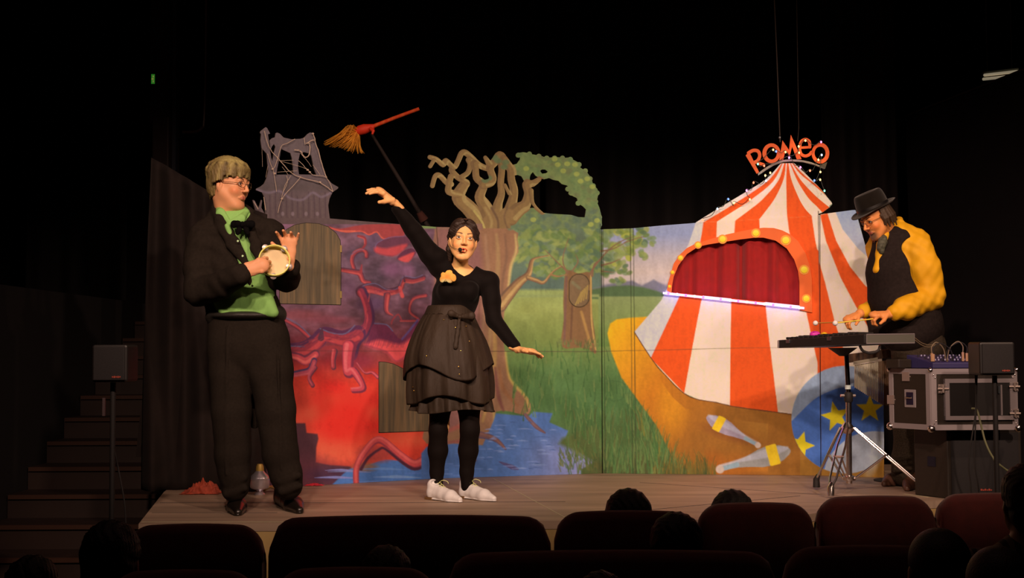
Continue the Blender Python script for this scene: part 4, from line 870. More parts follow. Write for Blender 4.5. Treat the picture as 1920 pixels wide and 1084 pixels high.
# ------------------------------------------------------------------ theatre seats
MSEAT = mat('dark_red_plush', (.13, .010, .007), .85, noise=.15, nscale=30, bump=.1, bscale=300, sheen=.5); MSB = mat('seat_shell', (.004, .002, .002), .6)
def seat(x0, x1, yt, d, lab, grp='red theatre seats'):
    a = at(x0, yt, d); b = at(x1, yt, d); cx = (a[0] + b[0]) / 2; w = b[0] - a[0] - .012; zt = (a[2] + b[2]) / 2
    t = empty('theatre_seat', (cx, d, ZF), lab, 'theatre seat', grp)
    P = []; n = 40
    for i in range(n + 1):                       # crowned top with rounded shoulders
        s_ = i / n; x = -w / 2 + w * s_; e = min(s_, 1 - s_) * w; r = .10
        z = zt - .012 * (2 * s_ - 1) ** 2 - (r - math.sqrt(max(0, r * r - (r - e) ** 2)) if e < r else 0)
        P.append((x, z))
    V = []; rows = []
    prof = [(.0, -.035), (.03, -.008), (.055, 0), (.08, -.012), (.095, -.05), (.10, -.3)]
    for (dy, dz) in prof: rows.append([(cx + x * (1 - .0), d + dy - .05, (z + dz) if dz > -.2 else zt - .52) for x, z in P])
    rows.insert(0, [(cx + x, d - .05 + .0, zt - .52) for x, z in P])
    m_ = len(rows); V = [p for r_ in rows for p in r_]; N = n + 1
    F = [(j * N + i, (j + 1) * N + i, (j + 1) * N + i + 1, j * N + i + 1) for j in range(m_ - 1) for i in range(n)]
    F += [tuple(j * N for j in range(m_)), tuple(j * N + n for j in range(m_))[::-1], tuple(range(N)) + tuple((m_ - 1) * N + i for i in range(N - 1, -1, -1))]
    npmesh('backrest', np.array(V), F, MSEAT, t)
    MB().box((cx, d + .26, ZF + .42), (w - .04, .46, .1)).build('seat_cushion', MSEAT, t, bevel=.03)
    for sx in (-1, 1):
        MB().box((cx + sx * (w / 2 - .02), d + .2, ZF + .60), (.045, .38, .035)).build('armrest', MSB, t, bevel=.012)
        MB().box((cx + sx * (w / 2 - .02), d + .2, ZF + .30), (.03, .30, .58)).build('side_stand', MSB, t, bevel=.005)
    return t
for x0, x1, yt, d, lab in ((232, 499, 982, 5.0, 'dark red theatre seat at the left end of the farther row, by the stage corner'), (505, 1035, 965.5, 5.0, 'extra wide dark red theatre seat of the farther row below the singing woman'),
        (1036, 1312, 957, 5.1, 'dark red farther-row seat with a child head showing just above its left half'), (1303, 1527, 942, 5.5, 'dark red theatre seat of the farther row below the painted clubs'),
        (1526, 1753, 929.5, 5.7, 'dark red theatre seat of the farther row below the chrome tripod'), (1751, 1976, 924, 5.9, 'dark red theatre seat of the farther row at the right, below the flight case')):
    seat(x0, x1, yt, d, lab)
for x0, x1, yt, d, lab in ((196, 492, 1068, 4.0, 'near-row dark red seat at lower left, in front of the farther end seat'), (508, 826, 1063, 4.1, 'near-row dark red seat, second from the left along the bottom edge'),
        (834, 1460, 1031, 4.25, 'extra wide near-row dark red seat at the bottom centre'), (1464, 1790, 1022, 4.4, 'near-row dark red seat at lower right beside two short haired round heads')):
    seat(x0, x1, yt, d, lab)
MCHR = mat('chrome', (.78, .72, .70), .22, 1.0); MJG = mat('jingle_steel', (.40, .35, .33), .35, .6); MRUB = mat('black_rubber', (.012, .010, .010), .7); MBP = mat('black_plastic', (.014, .012, .012), .45, bump=.05, bscale=300)
MALU = mat('aluminium_edge', alb(140, 108, 98), .45, .15); MLAM = mat('black_laminate', (.024, .017, .012), .5, noise=.1, nscale=60); MGRILL = mat('speaker_grille', (.012, .010, .011), .7, noise=.4, nscale=300)
# ------------------------------------------------------------------ people
MSKIN = matv("skin", .5, .05, 120, spec=.35, sss=.12)
MHAIRV = matv('hair', .55, .35, 260, spec=.4, stretch=(1, 1, .25))
def frame(fwd, up):
    y = nv(fwd); x = nv(np.cross(y, up)); z = np.cross(x, y); return np.stack([x, y, z], 1)     # columns: side, forward, up
class Head:
    def __init__(s, S, c, fwd, up, sc=1.0, mouth='closed', neck=None, nr=.052, fem=False, skin=None, lips=None, chin=1.0, nose=1.0):
        s.c = np.array(c, float); s.R = frame(fwd, up); s.sc = sc; s.paints = []
        W = s.w; k = sc
        def el(p, r, kk=.01, op=1): S.el(W(p), np.array(r) * k, s.R, kk * k, op)
        def rc(a, b, ra, rb, kk=.01, op=1): S.rc(W(a), W(b), ra * k, rb * k, kk * k, op)
        el((0, -.012, .035), (.073, .092, .082), .02); el((0, .022, -.03), (.057, .062, .080), .03)
        for q in (-1, 1):
            rc((q * .054, -.002, -.035), (q * .022, .060, -.094), .018, .014, .03)
            el((q * .034, .060, -.028), (.022, .018, .020), .02)
        el((0, .066, -.098), (.018 * chin, .014, .014), .02)
        rc((-.034, .076, .027), (.034, .076, .027), .011, .011, .016)
        for q in (-1, 1): el((q * .031, .093, .008), (.017, .012, .010), .010, -1)
        for q in (-1, 1):
            el((q * .031, .074, .008), (.0125, .0115, .0105), .002)
            S.ch([W((q * .018, .083, .012)), W((q * .031, .087, .0185)), W((q * .045, .078, .011))], [.0025 * k] * 3, .003 * k)
            S.ch([W((q * .018, .083, .004)), W((q * .031, .085, -.001)), W((q * .044, .077, .005))], [.002 * k] * 3, .003 * k)
        rc((0, .084, .022), (0, .084 + .022 * nose, -.020), .006, .0095, .010)
        for q in (-1, 1): el((q * .011, .092 + .004 * nose, -.025), (.008, .010, .007), .006)
        if mouth == 'open': el((0, .092, -.060), (.013, .026, .0105), .004, -1)
        for z_, r_ in (((-.052), .0048), (-.066 if mouth == 'open' else -.0605, .0056)):
            wd_ = .018 if mouth == 'open' else .023
            ly = .0885 if mouth == 'open' else .0845
            S.ch([W((-wd_, .076, -.058)), W((-.008, ly, z_)), W((.008, ly, z_)), W((wd_, .076, -.058))], [.003 * k, r_ * k, r_ * k, .003 * k], .005 * k)
        for q in (-1, 1):
            S.el(W((q * .074, -.008, -.004)), np.array((.009, .017, .030)) * k, s.R, .008 * k)
            S.el(W((q * .083, -.004, .002)), np.array((.006, .008, .016)) * k, s.R, .004 * k, -1)
        if neck is not None: S.rc(W((0, -.022, -.055)), neck, nr * k, nr * 1.12 * k, .025 * k)
        lips = alb(176, 84, 58) if lips is None else lips; dk = alb(52, 30, 20)
        browc = alb(62, 36, 22); P = s.paints; E = lambda p, r: ('el', (W(p), np.array(r) * k, s.R))
        C = lambda a, b, ra, rb: ('rc', (W(a), W(b), ra * k, rb * k, None, 1.0))
        for q in (-1, 1):
            P.append((*E((q * .044, .062, -.028), (.018, .02, .014)), skin * np.array([1.0, .72, .62]), .012 * k))
            P.append((*E((q * .031, .084, .0080), (.0110, .012, .0052)), alb(200, 165, 140), .0012))
            P.append((*E((q * .031, .088, .0080), (.0062, .012, .0060)), alb(34, 22, 17), .0010))
            P.append((*C((q * .019, .087, .0135), (q * .032, .090, .0165), .0020, .0024), dk, .0014)); P.append((*C((q * .032, .090, .0165), (q * .047, .078, .0125), .0024, .0018), dk, .0014)); P.append((*C((q * .020, .087, .0015), (q * .044, .079, .003), .0010, .0012), dk * 2.5, .0014))
            P.append((*C((q * .016, .088, .031), (q * .034, .086, .037), .0040, .0040), browc, .002)); P.append((*C((q * .034, .086, .037), (q * .052, .070, .031), .0040, .0020), browc, .002))
        for z_ in (-.0525, -.0665 if mouth == 'open' else -.0605):
            for q in (-1, 1): P.append((*C((q * .019, .080, -.058), (q * .008, .0885, z_), .0028, .0054), lips, .0012)); P.append((*C((q * .008, .0885, z_), (0, .0895, z_ - .0005), .0054, .0054), lips, .0012))
        if mouth == 'open': P.append((*E((0, .082, -.0585), (.0105, .016, .0062)), alb(60, 12, 10), .002))
    def w(s, p): return s.c + s.R @ (np.array(p, float) * s.sc)
def rotv(v, ax, a):
    v = np.array(v, float); ax = nv(ax); return v * math.cos(a) + np.cross(ax, v) * math.sin(a) + ax * (ax @ v) * (1 - math.cos(a))
def hand(S, w, d, n, side, curl=(.6, .6, .6, .6), spread=.10, thumb=(.5, .3), sc=1.0, tlow=False):
    """w wrist, d towards the fingers, n out of the palm, side towards the thumb"""
    w = np.array(w, float); d = nv(d); n = nv(np.array(n) - d * (np.array(n) @ d)); s_ = nv(np.cross(d, n)); s_ = s_ if s_ @ np.array(side) > 0 else -s_
    k = sc
    S.ch([w - d * .03 * k, w, w + d * .035 * k, w + d * .085 * k], [.024 * k, .023 * k, .031 * k, .036 * k], .012 * k, n=n, f=1.9)
    S.rc(w + d * .02 * k + s_ * .018 * k + n * .006 * k, w + d * .055 * k + s_ * .026 * k + n * .006 * k, .015 * k, .012 * k, .01 * k)
    for i, (o_, L_, r_) in enumerate(((.029, .072, .0088), (.010, .080, .009), (-.009, .074, .0086), (-.027, .058, .0076))):
        b = w + d * (.084 - .004 * abs(i - 1)) * k + s_ * o_ * k
        S.rc(w + d * .03 * k + s_ * o_ * .6 * k - n * .010 * k, b - n * .006 * k, .004 * k, .0075 * k, .006 * k); S.el(b - n * .004 * k, (.0115 * k,) * 3, None, .004 * k)
        dd = nv(d + s_ * spread * (1.5 - i)); ax = np.cross(dd, n); c = curl[i]; pts = [b - dd * .012 * k]; rs_ = [r_ * 1.08 * k]; q = b; pts.append(q); rs_.append(r_ * 1.05 * k)
        for j, fr in enumerate((.44, .31, .25)):
            dd = rotv(dd, ax, c * (.75, 1.05, .7)[j]); q = q + dd * L_ * fr * k; pts.append(q); rs_.append(r_ * (1 - .09 * (j + 1)) * k)
        S.ch(pts, rs_, .0035 * k)
    b = w + d * .03 * k + s_ * .026 * k; d1 = nv(d * .55 + s_ * .85 * (1 - thumb[1]) + n * thumb[1]); q1 = b + d1 * .038 * k; d2 = nv(d * (.8) + s_ * (.5 - thumb[0]) + n * thumb[1]); q2 = q1 + d2 * .032 * k
    if tlow: d1 = nv(d * .95 + n * .25); q1 = b + d1 * .038 * k - s_ * .004; q2 = q1 + nv(d + n * .5) * .028 * k
    S.ch([b - d1 * .01 * k, q1, q2], [.0135 * k, .0105 * k, .0085 * k], .006 * k)
def shoe(S, heel, toe, w=.036, h=.075, hole=True):
    """heel/toe are floor points under the ends"""
    heel = np.array(heel, float); toe = np.array(toe, float); d = nv(toe - heel); L_ = np.linalg.norm(toe - heel); P = lambda x, z: heel + d * x + [0, 0, z]
    S.ch([P(w * .95, .040), P(L_ * .45, .034), P(L_ * .68, .026), P(L_ - w * .45, .017)], [w * .86, w * .90, w * .98, w * .42], .014)
    S.rc(P(w * 1.0, h - .002), P(w * 1.05, .03), w * .84, w * .88, .012); S.rc(P(w * 1.3, h - .012), P(L_ * .55, .045), w * .62, w * .62, .015)
    S.ch([P(w * .95, .007), P(L_ * .45, .007), P(L_ * .70, .006), P(L_ - w * .40, .006)], [w * .84, w * .80, w * 1.0, w * .46], .002, n=(0, 0, 1), f=w / .0065)
    S.below(heel[2] + .001)
def fold_noise(amp, fx, fy, fz, ph=0):
    return lambda P: amp * (np.sin(P[:, 0] * fx + 2.1 * np.sin(P[:, 2] * fz * .37 + ph) + ph) * .6 + np.sin(P[:, 2] * fz + 1.7 * np.sin(P[:, 0] * fx * .5) + P[:, 1] * fy + ph * 2) * .5)
def seg(S, pts, rs, k=.012, **kw): S.ch(pts, rs, k, **kw)

# ======================= man with the tambourine
Y1 = 6.72; s1 = FPX / Y1
J = lambda x, y, dy=0.0: at(x, y, Y1 + dy)
q = lambda r: r / s1
SK1 = alb(216, 128, 82)
p1_ = empty('person', (*J(488, 960)[:2], 0), 'person in black dinner jacket and green shirt holding up a tambourine, looking right', 'person')
S = Sdf()
h1 = Head(S, J(431, 350, 0), (.90, -.40, -.06), (.04, .05, 1), 1.08, neck=J(432, 408, .03), nr=.060, skin=SK1, nose=.95, chin=1.1)
S.el(h1.w((0, .035, -.095)), (.040, .036, .022), h1.R, .03)         # fuller chin
seg(S, [J(434, 420, .03), J(440, 500, .02), J(452, 590, .02)], [q(36), q(44), q(46)], n=(0, 1, 0), f=1.3)
seg(S, [J(392, 442), J(498, 436, .04)], [q(22), q(20)], n=(0, 1, 0), f=1.1)
eL, wL = J(378, 545, -.10), J(458, 510, -.34); eR, wR = J(536, 522, .0), J(542, 487, -.20)
seg(S, [J(382, 450), eL, wL], [q(20), q(15), q(9.5)]); seg(S, [J(502, 446, .05), eR, wR], [q(19), q(15), q(9.5)])
for hip, kn, an in ((J(436, 610, .02), J(434, 760, .0), J(441, 912, .0)), (J(490, 610, .03), J(516, 765, .02), J(540, 908, .02))):
    seg(S, [hip, kn, an], [q(28), q(20), q(13)])
# tambourine hand: back of the hand to us, fingers closed round the rim
hand(S, wL, (.93, .12, .36), (.1, 1, -.05), (-.2, -.3, 1), (.62, .66, .68, .72), .05, (.1, .15), 1.08, True)
# open hand, palm to us, fingers up and curled
hand(S, wR, (.0, .0, 1), (.0, -1, .1), (-1, 0, 0), (.50, .58, .58, .36), .34, (-.30, .22), 1.1)
S.build('body', .0034, MSKIN, p1_, SK1, h1.paints)
# hair: full greying mop over the ears
HC1 = alb(114, 80, 40)
S = Sdf(); W = h1.w
S.el(W((0, -.022, .058)), (.092, .104, .082), h1.R, .02); S.el(W((0, -.062, .01)), (.082, .062, .092), h1.R, .03)
S.el(W((0, .052, .078)), (.068, .045, .040), h1.R, .02)
rh = np.random.RandomState(2)
for i in range(170):                     # shaggy locks combed down from the crown
    a = rh.uniform(-math.pi, math.pi); a2 = a + rh.uniform(-.25, .35); ca, sa_ = math.cos(a2), math.sin(a2)
    zl = .045 + rh.uniform(-.012, .015) if ca > .35 else (.012 + rh.uniform(-.01, .015) if ca > -.25 else -.045 + rh.uniform(-.02, .02))
    g0 = rh.uniform(.2, .9)
    top = np.array([.085 * g0 * math.sin(a), -.022 + .095 * g0 * math.cos(a), .060 + .083 * math.sqrt(1 - g0 * g0) + .004])
    mid = np.array([.092 * sa_, -.024 + .106 * ca, .070 + rh.uniform(-.01, .02)]); bk = .66 if ca < -.2 else 1.0; mid *= (.96 if ca < -.2 else 1.0); low = np.array([(.090 + rh.uniform(0, .008)) * sa_ * bk, -.022 + (.107 + rh.uniform(0, .008)) * ca * bk, zl])
    S.ch([W(top), W((top + mid) / 2 * np.array([1.06, 1.06, 1.04])), W(mid), W(low)], [.007, .0095, .0085, .0050], .006)
S.rc(W((0, .085, -.03)), W((0, .12, -.12)), .03, .05, .01, -1); S.el(W((0, .105, -.01)), (.078, .050, .058), h1.R, .008, -1)
for s_ in (-1, 1): S.el(W((s_ * .085, .005, -.010)), (.022, .030, .030), h1.R, .006, -1)
S.disp = lambda P: .0018 * np.sin(P[:, 0] * 520 + 40 * P[:, 2]) * np.sin(P[:, 1] * 460 + 25 * P[:, 2])
S.build('hair', .0036, MHAIRV, p1_, HC1, [('el', (W((.0, -.03, .02)), np.array((.06, .16, .05)), h1.R), alb(110, 82, 48), .04), ('el', (W((.03, .03, .12)), np.array((.06, .08, .03)), h1.R), alb(166, 128, 70), .03)] + [('rc', (W((.09 * math.sin(a_), -.02 + .1 * math.cos(a_), .10)), W((.1 * math.sin(a_ + .1), -.02 + .11 * math.cos(a_ + .1), .0)), .010, .006, None, 1.), (alb(158, 120, 64), alb(84, 58, 32))[i_ % 2], .006) for i_, a_ in enumerate(np.linspace(-3, 3, 26))])  # lighter and darker streaks paint highlights and shadow into the locks
def glasses(hd, par, r=.019, m=MBP):
    mb = MB(); W = hd.w
    for s_ in (-1, 1):
        mb.tube([W((s_ * .032 + r * 1.05 * math.cos(a), .099 - .012 * abs(math.cos(a)) * (s_ * math.cos(a) > 0), .006 + r * .82 * math.sin(a))) for a in np.linspace(0, 2 * math.pi, 20, endpoint=False)], .0013, 6, closed=True)
        mb.tube([W((s_ * .052, .087, .010)), W((s_ * .074, .04, .010)), W((s_ * .081, -.01, .008))], .0014, 6)
    mb.tube([W((-.012, .099, .008)), W((0, .102, .011)), W((.012, .099, .008))], .0013, 6)
    return mb.build('glasses', m, par, True)
glasses(h1, p1_, .019, mat('thin_metal_frame', alb(120, 80, 50), .35, .8))
# shirt and cummerbund, jacket, trousers
MSH1 = mat('green_shirt_cloth', alb(128, 150, 70), .8, noise=.08, nscale=20, bump=.3, bscale=26, stretch=(1, 1, .4)); MJK = mat('black_wool', alb(34, 22, 15), .9, spec=.1, noise=.15, nscale=60, bump=.1, bscale=220); MTR = mat('black_trouser_wool', alb(34, 22, 15), .92, spec=.1, noise=.12, nscale=80, bump=.08, bscale=260)
S = Sdf(); seg(S, [J(438, 428, .02), J(444, 500, .0), J(455, 560, .0), J(462, 600, .01)], [q(46), q(54), q(60), q(56)], n=(0, 1, 0), f=1.42); S.rc(J(400, 440), J(498, 436, .04), q(26), q(24), .02, n=(0, 1, 0), f=1.1)
for i in range(5): S.rc(J(412 + i * 22, 560, -.10), J(424 + i * 22, 586, -.10), q(13), q(10), .04)
S.disp = fold_noise(.0022, 60, 20, 34)
sh1 = S.build('shirt', .005, MSH1, p1_)
S = Sdf()
nb = J(431, 402, .02)
S.ch([J(409, 389, .0), J(414, 400, -.065), J(430, 418, -.105)], [q(5), q(9), q(4)], .006, n=(0, 1, 0), f=2.4); S.ch([J(430, 418, -.105), J(452, 410, -.08), J(462, 398, -.01)], [q(4), q(8), q(5)], .006, n=(0, 1, 0), f=2.4)
S.ch([J(409, 389, .0), J(412, 384, .07), J(432, 384, .10), J(456, 392, .06), J(462, 398, -.01)], [q(6)] * 5, .008); S.rc(J(426, 424, -.11), J(462, 520, -.155), q(5), q(4), .01)
S.build('collar', .004, MSH1, sh1)
mb = MB()
for i in range(4): mb.lathe(J(446 + i * 9, 452 + i * 28, -.168), [(.0055, 0), (.005, .002)], 12, (0, -1, 0))
mb.build('buttons', mat('pearl_button', alb(190, 190, 130), .3), sh1, True)
S = Sdf(); c_ = J(455, 421, -.135)
for s_ in (-1, 1): S.ch([c_, c_ + [s_ * .024, -.004, .004], c_ + [s_ * .043, .004, .002]], [.009, .016, .021], .006, n=(0, 1, 0), f=1.8); S.ch([c_, c_ + [s_ * .02, 0, -.030], c_ + [s_ * .026, 0, -.045]], [.008, .013, .011], .008, n=(0, 1, 0), f=1.8)
S.el(c_ + [0, -.008, 0], (.012, .010, .016), None, .004)
S.build('bow_tie', .0035, mat('black_velvet', (.002, .0018, .002), .85, spec=.1), p1_)
S = Sdf()
seg(S, [J(440, 452, .02), J(442, 500, .01), J(450, 556, .02), J(455, 582, .03)], [q(62), q(68), q(69), q(66)], n=(0, 1, 0), f=1.45); S.rc(J(392, 444, 0), J(503, 441, .04), q(36), q(33), .04, n=(0, 1, 0), f=1.15)
S.rc(J(412, 408, .05), J(448, 404, .09), q(22), q(20), .03)
op = [J(*a, -.12)[[0, 2]] for a in ((404, 372), (406, 384), (420, 412), (440, 452), (463, 492), (471, 525), (466, 545), (440, 552), (414, 566), (400, 580), (398, 640), (560, 640), (545, 600), (530, 575), (512, 552), (496, 528), (486, 496), (474, 455), (462, 425), (464, 400), (470, 372))]
S.poly(op, Y1 - .5, Y1 - .0, .006)
S.ch([J(404, 388, .02), J(414, 416, -.075), J(436, 455, -.125), J(462, 494, -.155)], [q(8), q(12), q(13), q(6)], .010, n=(0, 1, 0), f=1.7); S.ch([J(468, 402, .0), J(470, 430, -.08), J(480, 462, -.115), J(489, 498, -.13)], [q(6), q(9), q(10), q(5)], .010, n=(0, 1, 0), f=1.7)
S.ch([J(404, 388, .02), J(420, 380, .09), J(448, 384, .11), J(470, 400, .02)], [q(8)] * 4, .01)
seg(S, [J(381, 458, .0), J(374, 505, -.04), eL + [-.008, 0, -.004], J(418, 533, -.22), J(452, 514, -.335)], [q(33), q(29), q(28), q(24), q(20)], k=.02); seg(S, [J(505, 458, .05), J(524, 495, .03), eR + [.0, .0, 0], J(541, 504, -.14)], [q(28), q(26), q(25), q(21)], k=.02)
S.ch([J(455, 590, .10), J(462, 660, .13), J(476, 740, .12), J(478, 792, .12)], [q(60), q(44), q(24), q(13)], .02, n=(0, 1, 0), f=4.0)   # tail of the coat
S.disp = lambda P: .0045 * np.sin(P[:, 0] * 22 + P[:, 2] * 38 + 2 * np.sin(P[:, 2] * 13)) * np.sin(P[:, 2] * 21 + 3 * np.sin(P[:, 0] * 11 + P[:, 1] * 9)) + .002 * np.sin(P[:, 2] * 70 + 5 * np.sin(P[:, 0] * 17))
S.build('jacket', .0055, MJK, p1_)
S = Sdf()
seg(S, [J(459, 590, .02), J(464, 640, .02)], [q(70), q(76)], n=(0, 1, 0), f=1.5, k=.03)
seg(S, [J(434, 640, .02), J(433, 700, .01), J(434, 770, .0), J(436, 850, .0), J(440, 890, .0), J(440, 914, .0)], [q(42), q(40), q(36.5), q(33), q(29), q(26)], k=.02); seg(S, [J(500, 640, .02), J(508, 700, .01), J(517, 770, .0), J(526, 850, .01), J(536, 890, .01), J(542, 911, .01)], [q(44), q(41), q(36), q(33), q(29), q(26)], k=.02)
for x, y in ((440, 902), (440, 922), (541, 898), (544, 918)): S.rc(J(x - 15, y + 3, -.05), J(x + 18, y - 6, -.05), q(8), q(6), .012)
S.rc(J(426, 610, -.115), J(424, 890, -.085), q(2), q(2), .010); S.rc(J(520, 640, -.115), J(528, 880, -.075), q(2), q(2), .010)
S.disp = lambda P: .003 * np.sin(P[:, 2] * 24 + 3 * np.sin(P[:, 0] * 14)) * np.sin(P[:, 0] * 16 + P[:, 2] * 6)
tr1 = S.build('trousers', .0055, MTR, p1_)
S = Sdf(); S.rc(J(405, 594, .0), J(518, 590, .02), q(19), q(19), .02, n=(0, 1, 0), f=.8); S.el(J(462, 592, .0), (q(70), .155, q(13)), None, .02)
S.build('cummerbund', .005, mat('black_satin', alb(34, 24, 18), .5, bump=.3, bscale=60, stretch=(.3, .3, 3)), tr1)
MSHO = mat('black_leather', (.012, .009, .007), .28, spec=.6)
for a_, b_ in ((flo(441, 948), flo(446, 967)), (flo(530, 946), flo(561, 963))):
    a_ = a_ + nv(a_ - b_) * .05; S = Sdf(); shoe(S, a_ - nv(b_ - a_) * .02, b_ + nv(b_ - a_) * .03, .052, .085); S.build('shoe', .004, MSHO, p1_)

# tambourine
tc_ = J(514, 489, -.26); tn = nv([.25, -1, .12]); tu = nv(np.cross(tn, [0, 0, 1])); tv = np.cross(tu, tn)
tb = empty('tambourine', tc_, 'pale wooden tambourine with steel jingles held by the man in the dinner jacket', 'tambourine')
Rt = .080; rng_pts = lambda r, o: [tc_ + tn * o + r * (math.cos(a) * tu + math.sin(a) * tv) for a in np.linspace(0, 2 * math.pi, 48, endpoint=False)]
V = rng_pts(Rt, .022) + rng_pts(Rt, -.022) + rng_pts(Rt - .006, -.022) + rng_pts(Rt - .006, .022); F = [(i + 48 * j, (i + 1) % 48 + 48 * j, (i + 1) % 48 + 48 * ((j + 1) % 4), i + 48 * ((j + 1) % 4)) for j in range(4) for i in range(48)]
npmesh('hoop', np.array(V), F, mat('pale_maple', alb(226, 190, 90), .5, noise=.08), tb)
V = [tc_ - tn * .018] + rng_pts(Rt - .0055, -.018); npmesh('drum_skin', np.array(V), [(0, i + 1, (i + 1) % 48 + 1) for i in range(48)], mat('drum_skin', alb(214, 160, 110), .6, noise=.12, nscale=12), tb)
for k_ in range(5):
    a = math.radians(85 + k_ * 72 - 40 + 12); c_ = tc_ + (Rt - .003) * (math.cos(a) * tu + math.sin(a) * tv)
    if k_ == 1: pass
    rad = math.cos(a) * tu + math.sin(a) * tv; jg = MB()
    for o_ in (-.004, .004): jg.lathe(c_ + rad * .003 + tn * o_, [(.0165, -.0006), (.012, .0008), (.004, .0022)], 18, tn)
    jg.tube([c_ - tn * .02 + rad * .0, c_ + tn * .02 + rad * .0], .0015, 6); jg.build('jingle', MJG, tb, True)

# ======================= singing woman
Y2 = 7.3; s2 = FPX / Y2
J = lambda x, y, dy=0.0: at(x, y, Y2 + dy)
q = lambda r: r / s2
SK2 = alb(232, 144, 84)
p2_ = empty('person', (*J(865, 935)[:2], 0), 'person singing in black dress and white shoes, one arm flung up, wearing a headset microphone', 'person')
S = Sdf()
h2 = Head(S, J(868, 452, -.06), (.13, -1, .02), (.10, 0, 1), 1.02, mouth='open', neck=J(862, 512, .01), nr=.040, skin=SK2, lips=alb(200, 20, 18), nose=.8, chin=.75)
seg(S, [J(862, 520, .02), J(858, 560, .0), J(846, 590, .0)], [q(28), q(32), q(30)], n=(0, 1, 0), f=1.25)
S.rc(J(828, 508, .02), J(905, 524, .0), q(15), q(14), .03); S.rc(J(852, 530, .0), J(880, 532, .0), q(20), q(20), .02)
eU, wU = J(775, 432, -.06), J(741, 381, -.12); eD, wD = J(926, 600, -.04), J(970, 655, -.16)
seg(S, [J(822, 486, .02), eU, wU], [q(15), q(12), q(7.5)]); seg(S, [J(915, 532, .0), eD, wD], [q(14), q(11), q(7.5)])
for hip, kn, an in ((J(830, 640, .02), J(827, 800, -.02), J(819, 905, .02)), (J(864, 640, .02), J(880, 800, -.04), J(875, 905, .0))):
    seg(S, [hip, kn, an], [q(22), q(15), q(9)])
hand(S, wU, (-.74, -.30, .58), (-.62, .1, -.78), (.2, -1, -.2), (.38, .46, .34, .22), .30, (-.35, .6), 1.16)
hand(S, wD, (.95, -.25, -.16), (-.12, -.1, -1), (.1, -1, -.1), (.10, .16, .24, .30), .10, (.0, .15), .96)
S.build('body', .0033, MSKIN, p2_, SK2, h2.paints + [('rc', (J(860, 500, -.05), J(868, 520, -.08), .01, .02, None, 1.), alb(244, 170, 90), .03)])
# hair parted in the middle, ponytail behind
S = Sdf(); W = h2.w
for s_ in (-1, 1):
    S.el(W((s_ * .020, -.020, .046)), np.array((.062, .098, .084)) * 1.02, h2.R, .006)
    S.ch([W((s_ * .012, .066, .098)), W((s_ * .045, .058, .082)), W((s_ * .070, .030, .048)), W((s_ * .076, -.01, .018)), W((s_ * .050, -.06, -.02))], [.010, .017, .016, .014, .02], .008)
    for i in range(9): S.ch([W((s_ * .006, .07 - i * .014, .116 - .0004 * i * i)), W((s_ * .052, .05 - i * .014, .098)), W((s_ * .080, .01 - i * .008, .045))], [.005, .006, .005], .003)
S.ch([W((0, -.085, .02)), W((.03, -.11, -.02)), W((.055, -.10, -.09)), W((.050, -.08, -.15))], [.03, .034, .026, .012], .02)
S.ch([W((.066, -.03, .0)), W((.070, -.03, -.05)), W((.060, -.04, -.11))], [.012, .018, .010], .01)
S.el(W((0, .094, .004)), np.array((.064, .046, .080)), h2.R, .006, -1)
S.disp = lambda P: .0007 * np.sin(P[:, 0] * 300 + P[:, 2] * 420)
S.build('hair', .0035, MHAIRV, p2_, alb(44, 24, 15), [('el', (W((0, .01, .14)), np.array((.05, .06, .02)), h2.R), alb(76, 40, 24), .02), ('rc', (W((0, .085, .105)), W((0, .03, .13)), .006, .005, None, 1.), alb(150, 84, 50), .0015)])
mb = MB(); mb.tube(smooth([W((.080, .005, .02)), W((.078, .02, -.015)), W((.066, .055, -.045)), W((.026, .100, -.062))], 4, False), .0014, 6); mb.tube([W((.082, .01, .03)), W((.086, -.02, .028)), W((.082, -.03, -.005))], .0018, 6)
mic = mb.build('headset_microphone', MRUB, p2_, True); MB().ball(W((.020, .106, -.061)), .0115, 14).build('foam_tip', mat('foam', (.008, .007, .007), .95), mic, True)
MVEL = mat('black_velvet_top', (.0032, .0016, .0013), .8, noise=.2, nscale=30, sheen=.04, spec=.15)
S = Sdf()
seg(S, [J(860, 524, .02), J(855, 556, .0), J(845, 588, .0)], [q(39), q(43), q(40)], n=(0, 1, 0), f=1.3, k=.02); S.rc(J(826, 500, .02), J(908, 528, .0), q(22), q(20), .03)
for x in (840, 878): S.el(J(x, 546, -.085), (q(20), .05, q(19)), None, .035)
S.poly([J(*a, -.09)[[0, 2]] for a in ((838, 470), (843, 488), (850, 503), (860, 513), (870, 518), (879, 513), (889, 502), (897, 491), (894, 462))], Y2 - .5, Y2 + .06, .006)
seg(S, [J(824, 496, .02), J(806, 476, -.01), eU, J(746, 392, -.11)], [q(23), q(20), q(16), q(11.5)], k=.015)
S.el(J(822, 482, .0), (q(18), .06, q(16)), None, .02)
seg(S, [J(916, 530, .0), J(922, 565, -.02), eD, J(965, 648, -.15)], [q(20), q(17), q(15), q(11)], k=.015); S.el(J(917, 528, .0), (q(18), .06, q(20)), None, .015)
S.disp = fold_noise(.0022, 50, 20, 44, 3)
top_ = S.build('top', .0048, MVEL, p2_)
